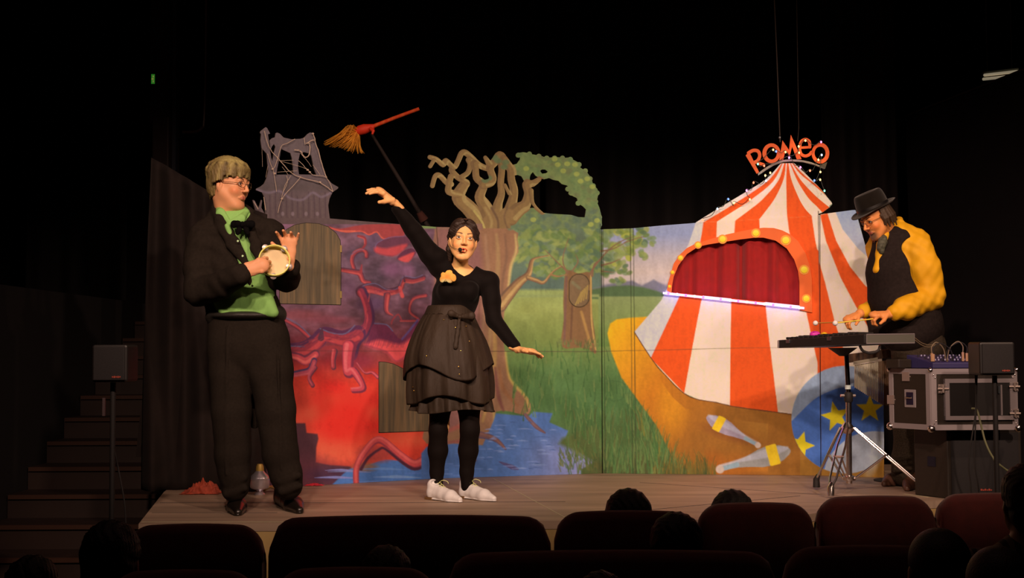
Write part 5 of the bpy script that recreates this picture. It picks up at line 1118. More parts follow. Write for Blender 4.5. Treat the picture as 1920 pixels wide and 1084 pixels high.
# silk rose brooch
S = Sdf(); c_ = J(839, 519, -.165); S.el(c_, (.03, .018, .026), None, .005)
for i in range(14):
    a = i * 2.4; r_ = .003 + .0021 * i; p = c_ + [r_ * math.cos(a) * 1.15, -.012 + .0005 * i, r_ * math.sin(a) * .95]
    S.el(p, (.012 + i * .0008, .0032, .0095 + i * .0006), frame((math.cos(a) * .55, -1, math.sin(a) * .55), (-math.cos(a), 0, math.sin(a) + .01)) , .0012)
S.build('silk_rose', .0022, matv('rose_petals', .7), p2_, alb(250, 142, 58), [('el', (c_ + [0, -.02, .004], np.array((.016, .02, .012)), np.eye(3)), alb(236, 110, 40), .012), ('el', (c_ + [-.01, -.01, -.03], np.array((.03, .02, .012)), np.eye(3)), alb(255, 220, 120), .01)])
# skirt: sash and three gathered layers
MSK = mat('brown_black_taffeta', alb(48, 30, 19), .62, spec=.22, noise=.2, nscale=8, bump=.6, bscale=30, stretch=(1, 1, .3))
def skirt(nme, rows, ph, n=150, amp=.02, fq=11, hemw=0.0, par=None):
    V = []; n = 220
    for j, (cx, cy, w_, d_) in enumerate(rows):
        t = j / (len(rows) - 1); c_ = J(cx, cy, .0)
        for i in range(n):
            a = 2 * math.pi * i / n; k_ = 1 + amp * t ** .6 * (6 if t > .0 else 0) * .5 * (math.sin(fq * a + ph + 1.2 * t) + .5 * math.sin(fq * 1.7 * a + 2 * ph - t * 2)) * .5 + (.012 * math.sin(26 * a + 2 * math.sin(5 * a)) * (1 - .5 * t) if amp > .01 else 0)
            V.append(c_ + [q(w_) * math.cos(a) * k_, d_ * math.sin(a) * k_, q(hemw) * t ** 4 * math.sin(3 * a + ph)])
    m_ = len(rows); F = [(j * n + i, j * n + (i + 1) % n, (j + 1) * n + (i + 1) % n, (j + 1) * n + i) for j in range(m_ - 1) for i in range(n)]
    o = npmesh(nme, np.array(V), F, MSK, par); s_ = o.modifiers.new('cloth', 'SOLIDIFY'); s_.thickness = .003; sb = o.modifiers.new('smooth', 'SUBSURF'); sb.levels = sb.render_levels = 1
    return o
sk = skirt('skirt', [(843, 577, 40, .112), (841, 590, 44, .125), (839, 615, 54, .15), (841, 650, 68, .19), (843, 690, 77, .21), (844, 725, 80, .225), (845, 750, 78, .225)], .4, amp=.035, fq=9, hemw=9, par=p2_)
skirt('upper_layer', [(842, 588, 45.5, .13), (838, 612, 57, .165), (839, 640, 71, .20), (838, 672, 80, .225), (842, 700, 82, .235)], 2.0, amp=.03, fq=7, hemw=16, par=sk)
skirt('underskirt', [(845, 700, 60, .17), (846, 740, 70, .19), (847, 762, 74, .20), (848, 770, 76, .205)], 5.0, amp=.05, fq=15, hemw=4, par=sk)
wb_ = skirt('waistband', [(843, 573, 39, .108), (843, 576, 41.5, .118), (843, 580, 43, .122), (842, 590, 46, .132), (841, 602, 50, .145)], 1.0, amp=.004, fq=5, par=sk)
S = Sdf()
for s_, e_ in ((-1, (846, 588)), (1, (884, 592))): S.ch([J(862, 594, -.15), J(*e_, -.17), J(e_[0], e_[1] + 8, -.15)], [.010, .020, .012], .008, n=(0, 1, 0), f=1.6)
S.ch([J(862, 594, -.16), J(858, 622, -.19), J(854, 650, -.21)], [.008, .012, .014], .01, n=(0, 1, 0), f=2.6); S.el(J(862, 594, -.165), (.014, .012, .012), None, .004)
S.disp = fold_noise(.002, 20, 10, 150, 1)
S.build('sash', .0045, MSK, sk)
msq = mat('sequin', alb(250, 150, 60), .15, 1.0)
for x, y, yy in ((810, 612, -.13), (822, 606, -.14), (817, 622, -.15), (854, 614, -.17), (812, 634, -.17), (800, 668, -.215), (856, 638, -.195), (864, 658, -.205), (860, 688, -.235), (861, 702, -.245), (874, 612, -.14), (776, 733, -.13), (832, 600, -.15), (880, 640, -.16), (902, 700, -.14), (774, 726, -.13)):
    MB().ball(J(x, y, yy), .0035, 6).build('sequin', msq, sk, True)
MTI = mat('black_tights', (.0045, .0025, .002), .8, spec=.15)
for nme, pts, rs_ in (('tights_leg', ((829, 690, .0), (826, 760, -.01), (822, 806, -.03), (821, 845, .0), (819, 885, .02), (819, 912, .02)), (28, 21, 17, 18, 12.5, 11.5)), ('tights_leg', ((872, 690, .0), (879, 760, -.02), (881, 806, -.04), (878, 845, -.01), (875, 885, .0), (876, 912, .0)), (28, 21.5, 17.5, 18, 12.5, 11.5))):
    S = Sdf(); seg(S, [J(*p) for p in pts], [q(r) for r in rs_], k=.02); S.build(nme, .005, MTI, p2_)
MWS = mat('white_leather', alb(246, 214, 170, .8), .45, noise=.06, nscale=40)
for a_, b_, lb in ((flo(806, 936), flo(863, 943), 0), (flo(866, 934), flo(927, 941), 1)):
    S = Sdf(); L_ = nv(b_ - a_); a2 = a_; S_w = .038
    shoe(S, a2 - L_ * .012, b_ + L_ * .012, S_w, .085)
    c_ = a2 + L_ * .05 + [0, 0, .085]; S.el(c_ + [0, 0, .012], (.028, .028, .016), None, .004, -1)
    so = S.build('shoe', .0032, MWS, p2_)
    mb = MB()
    for i in range(4): p = a2 + L_ * (.085 + .017 * i) + [0, 0, .098 - .009 * i]; r_ = np.cross(L_, [0, 0, 1]); mb.tube([p - r_ * .016 + [0, 0, -.006], p + [0, 0, .001], p + r_ * .016 + [0, 0, -.006]], .0018, 6)
    p = a2 + L_ * .085 + [0, 0, .102]; mb.tube(smooth([p, p + [.02, -.02, .012], p + [.045, -.02, .004], p + [.05, -.02, -.008]], 4, False), .0016, 6); mb.build('lace', mat('lace_cord', alb(220, 190, 110), .7), so, True)
    MB().hexa([a2 - L_ * .012 + r_ * -.03 + [0, 0, .001], a2 + L_ * .05 - r_ * .032 + [0, 0, .001], a2 + L_ * .05 + r_ * .032 + [0, 0, .001], a2 - L_ * .012 + r_ * .03 + [0, 0, .001]], [a2 - L_ * .012 + r_ * -.03 + [0, 0, .016], a2 + L_ * .05 - r_ * .032 + [0, 0, .016], a2 + L_ * .05 + r_ * .032 + [0, 0, .016], a2 - L_ * .012 + r_ * .03 + [0, 0, .016]]).build('heel', mat('brown_heel', alb(110, 66, 34), .5), so)

# ======================= mallet player
Y3 = 7.8; s3 = FPX / Y3
J = lambda x, y, dy=0.0: at(x, y, Y3 + dy)
q = lambda r: r / s3
SK3 = alb(226, 122, 60)
p3_ = empty('person', (*J(1690, 915)[:2], 0), 'person in black hat, glasses, yellow-orange shirt and dark waistcoat bending over the mallet instrument', 'person')
S = Sdf()
f3 = nv((-.80, -.42, -.42)); u3 = nv((-.42, -.10, .90))
h3 = Head(S, J(1643, 411, -.10), f3, u3, 1.0, neck=J(1672, 442, -.02), nr=.05, skin=SK3, nose=1.25)
h3.paints += [('el', (h3.w((0, .072, -.082)), np.array((.034, .03, .030)), h3.R), alb(120, 76, 50), .012), ('rc', (h3.w((-.02, .088, -.043)), h3.w((.02, .088, -.043)), .006, .006, None, 1.), alb(110, 66, 40), .004)]
h3.paints.append(h3.paints[-4 - 2] if False else ('rc', (h3.w((-.014, .09, -.0575)), h3.w((.014, .09, -.0575)), .004, .004, None, 1.), alb(150, 60, 44), .002))
seg(S, [J(1675, 452, .0), J(1685, 520, .0), J(1705, 600, .02)], [q(34), q(42), q(42)], k=.02)
eN, wN = J(1742, 556, -.12), J(1668, 589, -.30); eF, wF = J(1655, 572, .12), J(1613, 588, -.02)
seg(S, [J(1712, 455, -.06), eN, wN], [q(17), q(14), q(9)]); seg(S, [J(1652, 468, .10), eF, wF], [q(16), q(13), q(9)])
for hip, kn, an in ((J(1712, 640, .0), J(1706, 780, .0), J(1690, 885, .02)), (J(1732, 640, .1), J(1735, 780, .06), J(1712, 880, .1))):
    seg(S, [hip, kn, an], [q(26), q(19), q(13)])
hand(S, wN, (-.95, -.15, -.05), (-.1, .3, -.95), (-.2, -.9, .2), (1.0, 1.05, 1.1, 1.1), .06, (.1, .4), 1.05)
hand(S, wF, (-.85, -.2, -.35), (-.3, .1, -.9), (-.1, -.9, .2), (.8, .9, .95, .95), .06, (.1, .35), 1.0)
S.build('body', .0036, MSKIN, p3_, SK3, h3.paints)
S = Sdf(); W = h3.w
S.el(W((0, -.034, .012)), (.079, .076, .072), h3.R, .02)
rh = np.random.RandomState(8)
for i in range(46):
    a = rh.uniform(1.2, 5.1); S.ch([W((.078 * math.sin(a), -.02 + .085 * math.cos(a), .05)), W((.088 * math.sin(a), -.02 + .098 * math.cos(a), -.01)), W((.080 * math.sin(a), -.02 + .105 * math.cos(a), -.060 + rh.uniform(-.02, .025)))], [.010, .010, .004], .004)
S.el(W((0, .075, -.02)), (.075, .062, .085), h3.R, .006, -1)
for s_ in (-1, 1): S.ch([W((s_ * .073, .022, .02)), W((s_ * .073, .016, -.02)), W((s_ * .066, .020, -.045))], [.007, .006, .004], .004)
S.build('hair', .0036, MHAIRV, p3_, alb(66, 40, 24), [])
glasses(h3, p3_, .020)
# fedora
MHAT = mat('black_felt', (.008, .006, .004), .9, spec=.1, noise=.15, nscale=30, sheen=.2); hr = h3.R
hc = W((0, -.012, .052)); ax_ = nv(hr @ np.array((0, -.05, 1))); sx_ = hr[:, 0]; sy_ = nv(np.cross(ax_, sx_))
def ring(rx, ry, z, tilt=0): return [hc + sx_ * rx * math.cos(a) + sy_ * ry * math.sin(a) + ax_ * (z + tilt(a) if callable(tilt) else z) for a in np.linspace(0, 2 * math.pi, 48, endpoint=False)]
brim = lambda a: .016 * abs(math.cos(a)) ** 2 + (.022 * max(0, -math.sin(a)) ** 2) - .012 * max(0, math.sin(a)) ** 2
crown = lambda a: -.022 * math.exp(-(math.cos(a) / .35) ** 2) * 1.0
prof = [ring(.082, .100, .004), ring(.100, .120, .002, lambda a: brim(a) * .3), ring(.128, .152, .004, brim), ring(.130, .154, .008, brim), ring(.100, .120, .008, lambda a: brim(a) * .3), ring(.087, .105, .010), ring(.086, .104, .045), ring(.080, .100, .085), ring(.072, .094, .112), ring(.060, .082, .122), ring(.030, .050, .112), ring(.008, .020, .106)]
V = [p for r_ in prof for p in r_]; F = [(j * 48 + i, j * 48 + (i + 1) % 48, (j + 1) * 48 + (i + 1) % 48, (j + 1) * 48 + i) for j in range(11) for i in range(48)]; F.append(tuple(11 * 48 + i for i in range(48)))
hat = npmesh('hat', np.array(V), F, MHAT, p3_); sb_ = hat.modifiers.new('smooth', 'SUBSURF'); sb_.levels = sb_.render_levels = 1
V = ring(.0885, .1065, .010) + ring(.0875, .1055, .036); npmesh('hat_band', np.array(V), [(i, (i + 1) % 48, 48 + (i + 1) % 48, 48 + i) for i in range(48)], mat('black_ribbon', (.006, .005, .005), .4), hat)
# shirt, waistcoat, cravat, trousers
MYS = mat('yellow_orange_shirt', alb(248, 140, 5), .7, noise=.08, nscale=10, bump=.35, bscale=18, stretch=(1, 1, .6)); MVT = mat('dark_waistcoat', alb(38, 24, 19), .85, spec=.1, noise=.2, nscale=60); MTW = mat('brown_tweed', alb(58, 40, 28), .92, spec=.1, noise=.35, nscale=120)
S = Sdf(); seg(S, [J(1680, 455, .0), J(1690, 520, .0), J(1705, 590, .0)], [q(42), q(48), q(50)], k=.02); S.rc(J(1650, 462, .10), J(1716, 455, -.04), q(26), q(28), .03)
S.ch([J(1718, 466, -.08), J(1734, 505, -.13), eN + [.004, 0, .0], J(1700, 578, -.25), J(1678, 586, -.29)], [q(29), q(29), q(27), q(22), q(15)], .02)
S.ch([J(1650, 470, .11), eF, J(1622, 583, .0)], [q(24), q(20), q(14)], .02)
S.ch([J(1648, 434, -.02), J(1660, 445, -.10), J(1686, 418, -.03), J(1684, 414, .04), J(1668, 420, .08)], [q(5), q(7), q(8), q(8), q(7)], .010); S.rc(J(1655, 448, -.10), J(1646, 505, -.14), q(9), q(9), .03)
S.disp = lambda P: .004 * np.sin(P[:, 0] * 30 + P[:, 2] * 44 + 2 * np.sin(P[:, 2] * 17)) * np.sin(P[:, 2] * 27 + 3 * np.sin(P[:, 0] * 13)) + .0018 * np.sin(P[:, 0] * 90 - P[:, 2] * 60)
sh3 = S.build('shirt', .005, MYS, p3_)
S = Sdf(); seg(S, [J(1678, 462, -.02), J(1680, 510, -.05), J(1690, 560, -.04), J(1704, 606, .0)], [q(42), q(54), q(60), q(62)], k=.02)
S.ch([J(1690, 432, -.05), J(1710, 442, -.03), J(1728, 460, .0)], [q(14), q(17), q(17)], .02, n=(.3, 0, 1), f=1.2)
S.poly([J(*a, -.2)[[0, 2]] for a in ((1650, 400), (1662, 430), (1655, 452), (1643, 480), (1637, 505), (1610, 470), (1620, 400))], Y3 - .5, Y3 + .02, .006)
S.ch([J(1716, 470, -.16), J(1732, 510, -.20), J(1742, 545, -.2)], [q(26), q(26), q(22)], .01, -1)
S.rc(J(1705, 618, -.05), J(1735, 622, .03), q(46), q(34), .03)
S.ch([J(1640, 600, .0), J(1650, 625, -.02), J(1700, 632, -.03)], [q(16), q(18), q(22)], .03)
S.disp = fold_noise(.002, 30, 14, 26, 4)
S.build('waistcoat', .005, MVT, p3_)
S = Sdf(); c_ = J(1655, 452, -.15); S.ch([c_ + [.01, 0, .02], c_, c_ + [-.012, -.005, -.035], c_ + [-.01, -.0, -.065]], [.018, .026, .024, .016], .01); S.disp = fold_noise(.003, 120, 30, 160)
S.build('cravat', .0035, mat('olive_cravat', alb(76, 62, 44), .7, noise=.5, nscale=60), p3_)
S = Sdf(); S.rc(J(1700, 615, .0), J(1722, 645, .0), q(48), q(46), .03)
for a_ in (((1710, 650, -.02), (1706, 740, -.02), (1703, 810, .0), (1695, 860, .02), (1692, 890, .02)), ((1735, 650, .1), (1738, 740, .08), (1730, 820, .08), (1718, 870, .1), (1716, 892, .1))):
    S.ch([J(*p) for p in a_], [q(38), q(31), q(26), q(22), q(20)], .02)
for y in (862, 872, 882): S.rc(J(1678, y, -.05), J(1706, y - 3, -.05), q(5), q(5), .01)
S.disp = fold_noise(.002, 30, 10, 30, 5)
S.build('trousers', .0055, MTW, p3_)
MBT = mat('brown_boot_leather', alb(84, 44, 28), .5, noise=.2, nscale=20)
for a_, b_ in ((flo(1700, 906), flo(1655, 913)), (flo(1722, 906), flo(1700, 922))):
    S = Sdf(); shoe(S, a_, b_, .046, .09); S.build('boot', .005, MBT, p3_)
# mallets
MST2 = mat('mallet_shaft', alb(240, 170, 50), .5)
g1 = wN + nv([-.95, -.15, -.05]) * .085 + [0, -.01, -.022]; b1_ = J(1566, 606, -.40); d_ = nv(g1 - b1_)
m1 = empty('mallet', b1_, 'yellow mallet with white ball head held in the near hand of the hatted player', 'mallet', 'mallets of the hatted player')
MB().tube([b1_, g1 + d_ * .13], .0038, 8).build('shaft', MST2, m1, True); MB().ball(b1_, .0155, 16).build('white_head', mat('white_felt', alb(250, 230, 200), .8), m1, True)
g2 = wF + nv([-.85, -.2, -.35]) * .085 + [0, 0, -.018]; b2_ = J(1529, 606, -.30); d_ = nv(g2 - b2_)
m2 = empty('mallet', b2_, 'mallet of the far hand, its pale head leftmost over the mallet instrument', 'mallet', 'mallets of the hatted player')
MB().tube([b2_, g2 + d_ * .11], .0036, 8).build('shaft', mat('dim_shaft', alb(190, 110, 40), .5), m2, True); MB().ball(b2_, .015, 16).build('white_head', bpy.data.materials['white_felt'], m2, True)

# ======================= spectators, seen from behind in the dark
MTHR = mat('dark_spectator_cloth', (.010, .007, .007), .9, noise=.3); 
def spectator(px, py, wpx, d, lab, hair=(30, 18, 12), adult=False, shirt=None, bald=False, fwd=(0, 1, 0), spx=None):
    J = lambda x, y, dy=0.0: at(x, y, d + dy); hw = wpx * d / FPX; sc = hw / .175
    top = J(px, py)[2]; c_ = np.array([J(px, py)[0], d, top - .135 * sc]); k = 1.0 if adult else .78
    hres = .0045 if d < 4 else .006; p = empty('person', (c_[0], d, ZF), lab, 'person', None)
    S = Sdf(); f = nv(np.array(fwd) + [0, 0, .02]); nk = c_ + [0, -.02, -.16 * sc]
    hd = Head(S, c_, f, (0, 0, 1), sc, neck=nk, nr=.05, skin=alb(150, 90, 60))
    sh = nk[2] - .05 * k; L_ = .19 * k; hipz = ZF + .50
    S.rc((c_[0] - L_, d, sh), (c_[0] + L_, d, sh), .055 * k, .055 * k, .03); S.ch([(c_[0], d, sh), (c_[0], d + .0, (sh + hipz) / 2), (c_[0], d, hipz + .12)], [.11 * k, .12 * k, .13 * k], .04, n=(0, 1, 0), f=1.3)
    for s_ in (-1, 1):
        S.ch([(c_[0] + s_ * L_, d, sh), (c_[0] + s_ * L_ * 1.1, d + .04, sh - .26 * k), (c_[0] + s_ * L_ * .6, d + .26 * k, sh - .34 * k)], [.045 * k, .036 * k, .028 * k], .02)
        S.ch([(c_[0] + s_ * .09 * k, d, hipz + .08), (c_[0] + s_ * .10 * k, d + .42 * k, hipz + .09), (c_[0] + s_ * .10 * k, d + .46 * k, max(ZF + .06, hipz + .09 - .42 * k))], [.075 * k, .055 * k, .04 * k], .02)
        hand(S, np.array((c_[0] + s_ * L_ * .6, d + .26 * k, sh - .34 * k)), (-s_ * .4, 1, -.2), (0, 0, -1), (-s_, 0, 0), sc=.8)
    S.build('body', .009, MSKIN, p, alb(150, 90, 60), hd.paints[:2])
    S = Sdf(); W = hd.w
    if bald: S.el(W((0, -.014, .040)), np.array((.077, .095, .085)) * sc, hd.R, .02)
    else:
        S.el(W((0, -.022, .045)), np.array((.086, .100, .092)) * sc, hd.R, .02); S.el(W((0, -.055, -.02)), np.array((.076, .055, .085)) * sc, hd.R, .03)
        S.disp = lambda P: .002 * np.sin(P[:, 0] * 190 + 3 * np.sin(P[:, 2] * 60)) + .0015 * np.sin(P[:, 0] * 410 + P[:, 1] * 300)
    S.el(W((0, .10, -.02)), np.array((.08, .06, .085)) * sc, hd.R, .008, -1)
    S.build('hair', hres, MHAIRV, p, alb(*hair), [])
    S = Sdf(); S.rc((c_[0] - L_, d, sh - .01), (c_[0] + L_, d, sh - .01), .068 * k, .068 * k, .03); S.ch([(c_[0], d, sh - .01), (c_[0], d, (sh + hipz) / 2), (c_[0], d, hipz + .10)], [.13 * k, .14 * k, .145 * k], .04, n=(0, 1, 0), f=1.25)
    for s_ in (-1, 1): S.ch([(c_[0] + s_ * L_, d, sh - .01), (c_[0] + s_ * L_ * 1.1, d + .04, sh - .26 * k), (c_[0] + s_ * L_ * .75, d + .18 * k, sh - .32 * k)], [.058 * k, .048 * k, .042 * k], .02)
    S.build('shirt', .009, shirt or MTHR, p)
    return p
MSTR = mat('striped_shirt', (.05, .03, .02), .9); nt = MSTR.node_tree; wv = nt.nodes.new('ShaderNodeTexWave'); wv.inputs['Scale'].default_value = 9; wv.bands_direction = 'X'; wv.inputs['Distortion'].default_value = 1.5
tcn = nt.nodes.new('ShaderNodeTexCoord'); rm_ = nt.nodes.new('ShaderNodeValToRGB'); rm_.color_ramp.interpolation = 'CONSTANT'; rm_.color_ramp.elements[0].color = (.012, .008, .008, 1); rm_.color_ramp.elements[1].position = .5; rm_.color_ramp.elements[1].color = (.12, .075, .05, 1)
nt.links.new(tcn.outputs['Object'], wv.inputs['Vector']); nt.links.new(wv.outputs[0], rm_.inputs[0]); nt.links.new(rm_.outputs[0], nt.nodes['Principled BSDF'].inputs['Base Color'])
for a_ in ((1177, 915, 90, 5.42, 'child spectator with dark rounded hair just below the middle of the stage edge', (26, 14, 10)), (1371, 917, 84, 5.80, 'spectator head with dark hair mostly hidden behind a seat, below the painted grass', (24, 14, 10)),
           (1266, 959, 100, 4.56, 'dark haired spectator sitting between the two seat rows, right of centre', (14, 8, 7)), (725, 1021, 96, 4.42, 'small dark haired spectator in front of the extra wide left seat', (26, 14, 10)),
           (212, 974, 108, 4.55, 'dark haired spectator in front of the left stairs, beside the speaker pole', (10, 6, 6)), (64, 1040, 96, 3.75, 'spectator at the lower left corner, only hair top showing', (12, 8, 6)),
           (1126, 1069, 90, 3.6, 'spectator whose hair top peeks over the bottom edge at centre', (26, 14, 10))):
    spectator(*a_)
spectator(1757, 981, 126, 3.95, 'short haired spectator with a large round head at lower right', (40, 20, 14), bald=True)
spectator(1868, 1014, 132, 3.1, 'nearest short haired spectator in the bottom right corner, head lit faintly violet', (44, 24, 20), bald=True)
spectator(1922, 868, 96, 4.62, 'adult spectator in a striped shirt at the right edge of the picture', (44, 24, 16), adult=True, shirt=MSTR)
# ------------------------------------------------------------------ instruments and props
# chrome tripod stand
foot = [flo(1531, 918), flo(1558, 934), flo(1724, 927)]
cx_ = flo(1590, 920); Ys = cx_[1]
hubT, hubB = at(1589, 802, Ys), at(1592, 897, Ys)
ts = empty('tripod_stand', (hubT[0], Ys, 0), 'chrome double-braced tripod stand carrying the electronic mallet tray', 'stand')
tray_z = at(1590, 652, Ys)[2]
MB().tube([hubB + [0, 0, -.03], at(1591, 740, Ys)], .017, 14).build('lower_tube', MCHR, ts, True)
MB().tube([at(1591, 742, Ys), (hubT[0], Ys, tray_z - .01)], .0135, 14).build('upper_tube', mat('dark_chrome', (.12, .10, .10), .25, 1.0), ts, True)
hb = MB().lathe(at(1591, 745, Ys), [(.02, -.03), (.026, -.02), (.026, .02), (.02, .03)], 16).build('height_clamp', MRUB, ts, True)
MB().tube([at(1576, 742, Ys), at(1604, 742, Ys)], .008, 8).build('wing_bolt', MCHR, hb, True)
MB().lathe(at(1590, 726, Ys), [(.0175, -.012), (.0175, .012)], 14).build('white_tape', mat('white_tape', alb(200, 180, 160), .7), ts, True)
MB().lathe(hubT, [(.02, -.035), (.036, -.02), (.04, 0), (.03, .015), (.02, .03)], 16).build('top_hub', MCHR, ts, True)
MB().lathe(hubB, [(.02, -.015), (.038, -.01), (.038, .01), (.02, .018)], 16).build('bottom_hub', MCHR, ts, True)
for f in foot:
    d_ = nv([f[0] - hubT[0], f[1] - Ys, 0]); s_ = np.array([-d_[1], d_[0], 0]); A_ = hubT + d_ * .04; kk = f + [0, 0, .06]
    mid = A_ * .5 + kk * .5
    lg = MB()
    for sg in (-1, 1):
        lg.tube([A_ + s_ * sg * .012, A_ * .7 + kk * .3 + s_ * sg * .024, mid + s_ * sg * .022, kk * .85 + A_ * .15 + s_ * sg * .018, kk + s_ * sg * .006], .0068, 8)
    lo = lg.build('leg', MCHR, ts, True)
    br_ = MB()
    for sg in (-1, 1): br_.tube([mid + s_ * sg * .016, hubB + d_ * .035 + s_ * sg * .008], .0055, 8)
    br_.build('brace', MCHR, lo, True)
    MB().tube([mid - s_ * .03, mid + s_ * .03], .007, 8).build('pivot_bolt', MCHR, lo, True)
    q = nv(kk - A_)
    MB().tube([kk - q * .03, kk, f + [0, 0, .013]], [.012, .019, .021], 14).build('rubber_foot', MRUB if f is not foot[1] else MCHR, lo, True)
# mallet tray: an oblong hard case, tilted slightly down to the left
def corner(px, py, Y): return at(px, py, Y)
TL_, TC_, TR_ = 7.72, 7.13, 7.34
b0, b1, b2 = corner(1457, 653, TL_), corner(1621, 645, TC_), corner(1716, 644, TR_)
t0, t1, t2 = corner(1457, 638, TL_), corner(1621, 626.5, TC_), corner(1716, 625.5, TR_)
b3, t3 = b0 + b2 - b1, t0 + t2 - t1
tr = empty('mallet_instrument', b1 * .5 + b3 * .5, 'long black electronic mallet instrument in a metal edged tray', 'percussion instrument')
MB().hexa([b0, b1, b2, b3], [t0, t1, t2, t3]).build('tray', MBP, tr, bevel=.006)
def edge(pts, r=.0035): return MB().tube(pts, r, 6)
ofs = nv(np.cross(b2 - b1, [0, 0, 1.])) * .003
pnl = [b1 * .97 + b2 * .03 + (t1 - b1) * .04, b2 * .97 + b1 * .03 + (t1 - b1) * .04, t2 * .97 + t1 * .03 - (t1 - b1) * .04, t1 * .97 + t2 * .03 - (t1 - b1) * .04]
pn = MB().hexa([pnl[0], pnl[1], pnl[1] + ofs * 2, pnl[0] + ofs * 2], [pnl[3], pnl[2], pnl[2] + ofs * 2, pnl[3] + ofs * 2]).build('end_panel', mat('dark_grey_panel', alb(96, 78, 62), .6), tr)
MB().tube([p + ofs * 1.5 for p in pnl], .0032, 6, closed=True).build('metal_rim', MALU, pn, True)
MB().tube([b0 + (b1 - b0) * .02 + [-.002, -.004, 0], t0 + (b1 - b0) * .02 + [-.002, -.004, 0]], .004, 6).build('corner_trim', MALU, tr, True)
for t in (.14, .62):
    c_ = (t0 * (1 - t) + t1 * t); MB().box(c_ + nv(np.cross(b1 - b0, [0, 0, 1.])) * .004 + [0, 0, -.012], (.03, .008, .022), math.atan2(*(b1 - b0)[[1, 0]])).build('latch', MSTEEL, tr, bevel=.002)
ang = math.atan2(*(t1 - t0)[[1, 0]]); ux = nv(t1 - t0); uy = nv(t3 - t0)
for r_, n_, off in ((0, 15, .12), (1, 11, .32)):
    for i in range(n_):
        if r_ and i % 7 in (2, 6): continue
        c_ = t0 + (t1 - t0) * ((i + 1.2 + .5 * r_) / 17.5) + (t3 - t0) * (off + .12) + [0, 0, .008 + r_ * .008]
        MB().box(c_, (.028, .12, .014), ang).build('pad_bar', MRUB, tr, bevel=.004)
MB().tube([(hubT[0] - .02, Ys, tray_z - .05), (hubT[0] - .02, Ys, tray_z + .0)], [.02, .09], 12).build('mount', MRUB, ts, True)
h_ = (b1 * .9 + b2 * .1); MB().tube(smooth([at(1612, 648, 7.2), at(1618, 658, 7.2), at(1632, 662, 7.2), at(1646, 658, 7.2), at(1650, 649, 7.22)], 4, False), .008, 8).build('carry_handle', MRUB, tr, True)
# two coloured shaker eggs on the tray
for px, py, r, c, nme, lab in ((1528, 627, (.032, .022, .02), alb(214, 40, 130), 'magenta', 'magenta egg shaker lying on the mallet instrument'), (1545, 629, (.024, .022, .02), alb(240, 150, 20), 'orange', 'orange egg shaker lying on the mallet instrument, right of the magenta one')):
    p = at(px, py, 7.62); tag(MB().ball((p[0], p[1], p[2]), r, 20).build('egg_shaker', mat(nme + '_plastic', c, .4), None, True), lab, 'shaker')
# cables leaving the tray
MCB = mat('pale_cable', alb(120, 84, 56), .5)
for i, s0 in enumerate((0, 4)):
    p = smooth([at(1716, 634 + s0, 7.33), at(1728, 643 + s0, 7.36), at(1742, 647 + s0, 7.4), at(1756, 646, 7.45)], 5, False)
    tag(MB().tube(p, .0025, 6).build('audio_cable', MCB, None, True), ('upper' if i == 0 else 'lower') + ' thin cable looping out of the right end of the mallet tray', 'cable')

# bar chimes with many hanging tubes
Yc = 8.14
bc0 = empty('bar_chimes', at(1630, 668, Yc), 'wooden bar chimes with a row of hanging metal tubes behind the tripod', 'chimes')
MWB = wood_mat('chime_beam_wood', alb(84, 52, 36), alb(60, 38, 28), alb(100, 62, 40)); MTU = mat('chime_brass', alb(240, 200, 150), .4, .2); MTD = mat('chime_dark', alb(130, 84, 54), .4, .2)
p0, p1 = at(1592, 673, Yc), at(1680, 662, Yc)
MB().hexa([p0 + [0, 0, -.025], p1 + [0, 0, -.025], p1 + [0, .04, -.025], p0 + [0, .04, -.025]], [p0 + [0, 0, .03], p1 + [0, 0, .03], p1 + [0, .04, .03], p0 + [0, .04, .03]]).build('beam', MWB, bc0, bevel=.004)
MB().hexa([at(1600, 684, Yc - .012), at(1646, 676, Yc - .012), at(1646, 676, Yc + .0), at(1600, 684, Yc)], [at(1600, 678, Yc - .012), at(1646, 670, Yc - .012), at(1646, 670, Yc), at(1600, 678, Yc)]).build('front_rail', mat('pale_rail', alb(170, 136, 106), .6), bc0)
for i in range(23):
    t = i / 22; x = 1603.5 + 66 * t; yt_ = 684 - 9 * t; yb = 727 + 26 * min(1, t * 1.3) + 8 * t
    MB().tube([at(x, yt_, Yc + .012), at(x, yb, Yc + .012)], .0042, 8).build('chime_tube', MTU if t < .66 else MTD, bc0, True)
MB().tube([at(1678, 664, Yc + .02), (at(1678, 664, Yc)[0], Yc + .02, .012)], .012, 10).build('stand_pole', MRUB, bc0, True)
MB().lathe((at(1678, 664, Yc)[0], Yc + .02, 0), [(.14, 0), (.14, .008), (.02, .02)], 20).build('stand_base', MRUB, bc0, True)
